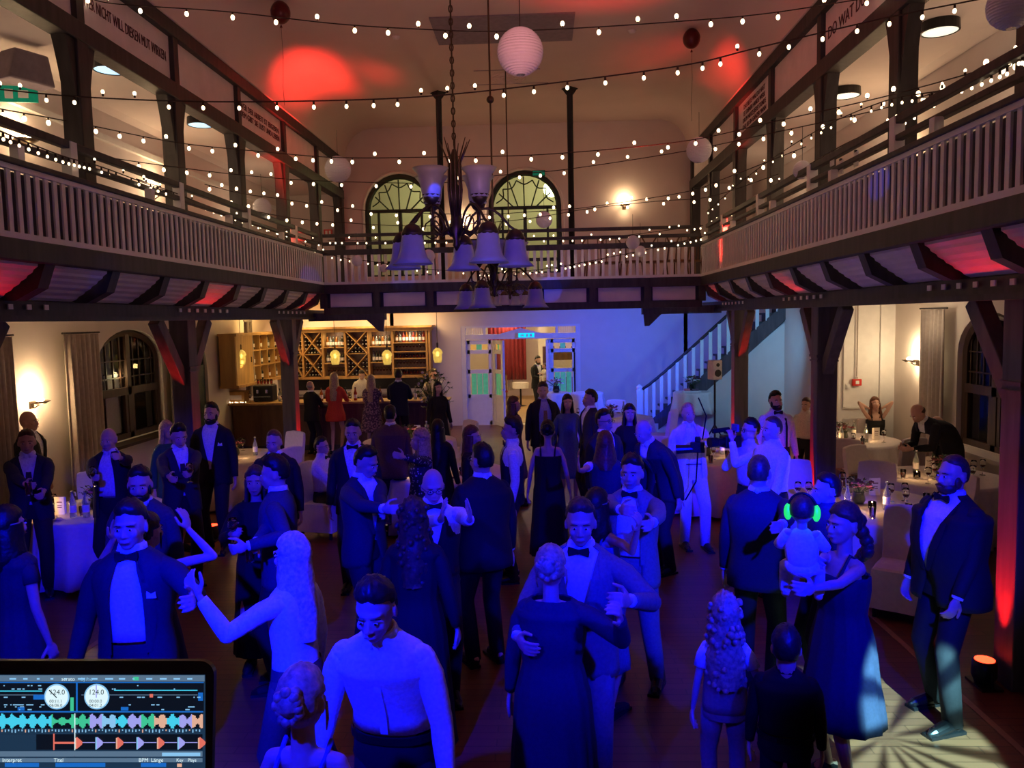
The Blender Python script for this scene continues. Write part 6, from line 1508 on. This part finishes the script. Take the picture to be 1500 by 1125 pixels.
# red ceiling washes
for x,y,wd in ((470,105,1500),(1000,80,1500),(900,-60,600)):
    t=atZ(x,y,CZ); light('SPOT',(t.x+(-.5 if t.x<0 else .5),t.y-1.2,3.6),(1,.03,.02),wd*1.5,.1,aim=t,spot=46,blend=1,name='red_ceiling_spot')
# red uplights at the post feet
def uplight(p,rz,label,w=40):
    r=empty('par_light',p,rz,label,'stage light','red uplights at the posts')
    MB().lathe((0,0,0),[(.07,.03),(.09,.08),(.085,.2),(.075,.2)],14).build('housing','black_plastic',r,smooth=True)
    MB().lathe((0,0,0),[(.07,.19),(.07,.205),(.01,.21)],14).build('lens','red_glow',r)
    MB().tube([(0,-.11,.0),(0,-.11,.13),(0,.11,.13),(0,.11,.0)],.012,6).box((0,0,.01),(.16,.24,.02)).build('bracket','black_plastic',r)
    light('SPOT',V(p)+V((0,0,.23)),(1,.02,.02),w,.05,aim=V(p)+V((0,0,2.4))+V(((-.09 if p[0]<0 else .09),0,0)),spot=34,blend=.6,name='par_lamp')
    light('SPOT',V(p)+V((0,0,.23)),(1,.01,.01),300,.03,aim=V(p)+V(((-.15 if p[0]<0 else .15),0,1.0)),spot=34,blend=.7,name='par_lamp')
for i,D in enumerate((5.9,10.1,14.35)):
    n_=('nearest','middle','farthest')[i]
    for dd,q in ((0,''),):
        uplight((XL+.13,D,0),0,'red uplight at the foot of the %s left post'%n_,75); uplight((XR-.13,D,0),0,'red uplight at the foot of the %s right post'%n_,75)
# blue moving lights on the stage edge (behind / beside the camera)
BLUE=(.0,.003,1)
def blue(src,x,y,D,w,sp,bl=.5): light('SPOT',src,BLUE,w,.06,aim=atD(x,y,D),spot=sp,blend=bl,name='blue_moving_light')
S1=(-1.6,.6,3.5); S2=(1.5,.6,3.5)
# mauve fill spots added to lift the gallery fronts and coves
light('SPOT',(-2.4,1.1,2.3),(.85,.60,.66),80,.3,aim=(3.0,9.5,4.7),spot=34,blend=1,name='mauve_fill')
light('SPOT',(2.4,1.1,2.3),(.85,.60,.66),80,.3,aim=(-4.0,9.5,4.7),spot=34,blend=1,name='mauve_fill')
light('SPOT',(0,-1.0,3.6),(.75,.5,.60),60,.6,aim=(0,14,5.6),spot=18,blend=1,name='mauve_fill')
light('SPOT',(0,1.5,3.6),(1,.34,.33),520,.6,aim=(0,6.5,7.3),spot=84,blend=1,name='ceiling_fill')  # red fill added for the ambient tone of the ceiling
# cyan-blue wash on the right rear wall
light('SPOT',(1.6,16.4,2.6),(.02,.07,1.0),600,.15,aim=(1.6,21,1.2),spot=100,blend=1,name='wall_wash')
light('SPOT',(2.9,15.2,2.7),(.07,.26,1.0),110,.15,aim=(1.9,21,2.5),spot=80,blend=1,name='wall_wash')
light('SPOT',(4.2,14.9,2.5),(.14,.45,.85),170,.15,aim=(4.6,18.6,1.7),spot=95,blend=1,name='wall_wash')
light('POINT',(5.6,12.3,2.8),(1,.78,.5),9,.2,name='aisle_lamp')
# bar
for x,y,D in ((353,523,17.0),(418,523,17.6),(491,523,18),(567,523,18),(641,520,18)): light('POINT',atD(x,y,D-.02)-V((0,0,.12)),(1,.68,.25),9,.06,name='pendant_lamp')
for x in (-6,-4.6,-3.2): light('AREA',(x,20.2,3.0),(1,.62,.28),16,.5,aim=(x,20.6,2.0),name='shelf_lamp')
light('POINT',(-6.3,18.4,3.0),(1,.66,.22),28,.2,name='bar_lamp')

S1=(-1.5,.9,3.7); S2=(1.6,.9,3.7)
blue(S1,170,830,4.3,2600,44,.5)
blue(S1,450,860,4.2,1900,34,.6)
blue(S1,560,1000,3.1,1500,38,.6)
blue(S2,900,800,5.0,1700,34,.6)
blue(S2,1040,690,8.6,6500,20,.45)
blue(S2,1190,770,5.0,2400,32,.5)
blue(S2,1380,720,4.9,700,20,.6)
blue((0,.6,3.0),740,610,12,650,40,.8)
# white gobo spot on the floor at the right
t=V((2.25,5.15,0)); o=light('SPOT',(2.75,1.0,3.9),(.36,.95,1),12500,.02,aim=t,spot=13.5,blend=.2,name='gobo_spot')
d=o.data; d.use_nodes=True; n=d.node_tree.nodes; l=d.node_tree.links; e_=n['Emission']
tc=n.new('ShaderNodeTexCoord'); mp=n.new('ShaderNodeTexWave'); mp.wave_type='RINGS'; gr=n.new('ShaderNodeTexGradient'); gr.gradient_type='RADIAL'; l.new(tc.outputs['Normal'],gr.inputs[0])
ma=n.new('ShaderNodeMath'); ma.operation='MULTIPLY'; ma.inputs[1].default_value=2*PI*13; l.new(gr.outputs['Fac'],ma.inputs[0]); ms=n.new('ShaderNodeMath'); ms.operation='SINE'; l.new(ma.outputs[0],ms.inputs[0])
mr=n.new('ShaderNodeMapRange'); mr.inputs[1].default_value=-.7; mr.inputs[2].default_value=.1; mr.inputs[3].default_value=.12; l.new(ms.outputs[0],mr.inputs[0]); l.new(mr.outputs[0],e_.inputs['Strength']); n.remove(mp)
# small blue mirror-ball style dots
for x,y,D in ((1325,300,8.0),(155,400,7.3),(455,410,13.8),(800,462,21),(820,405,14.6),(500,505,14.2),(1490,640,5.9),(590,408,14.6)):
    t=atD(x,y,D); light('SPOT',(0.2,3.0,4.2),(.0,.05,1),14*( (t-V((.2,3,4.2))).length**2)*.35,.01,aim=t,spot=2.6 if D>10 else 3.4,blend=.5,name='blue_dot_light')
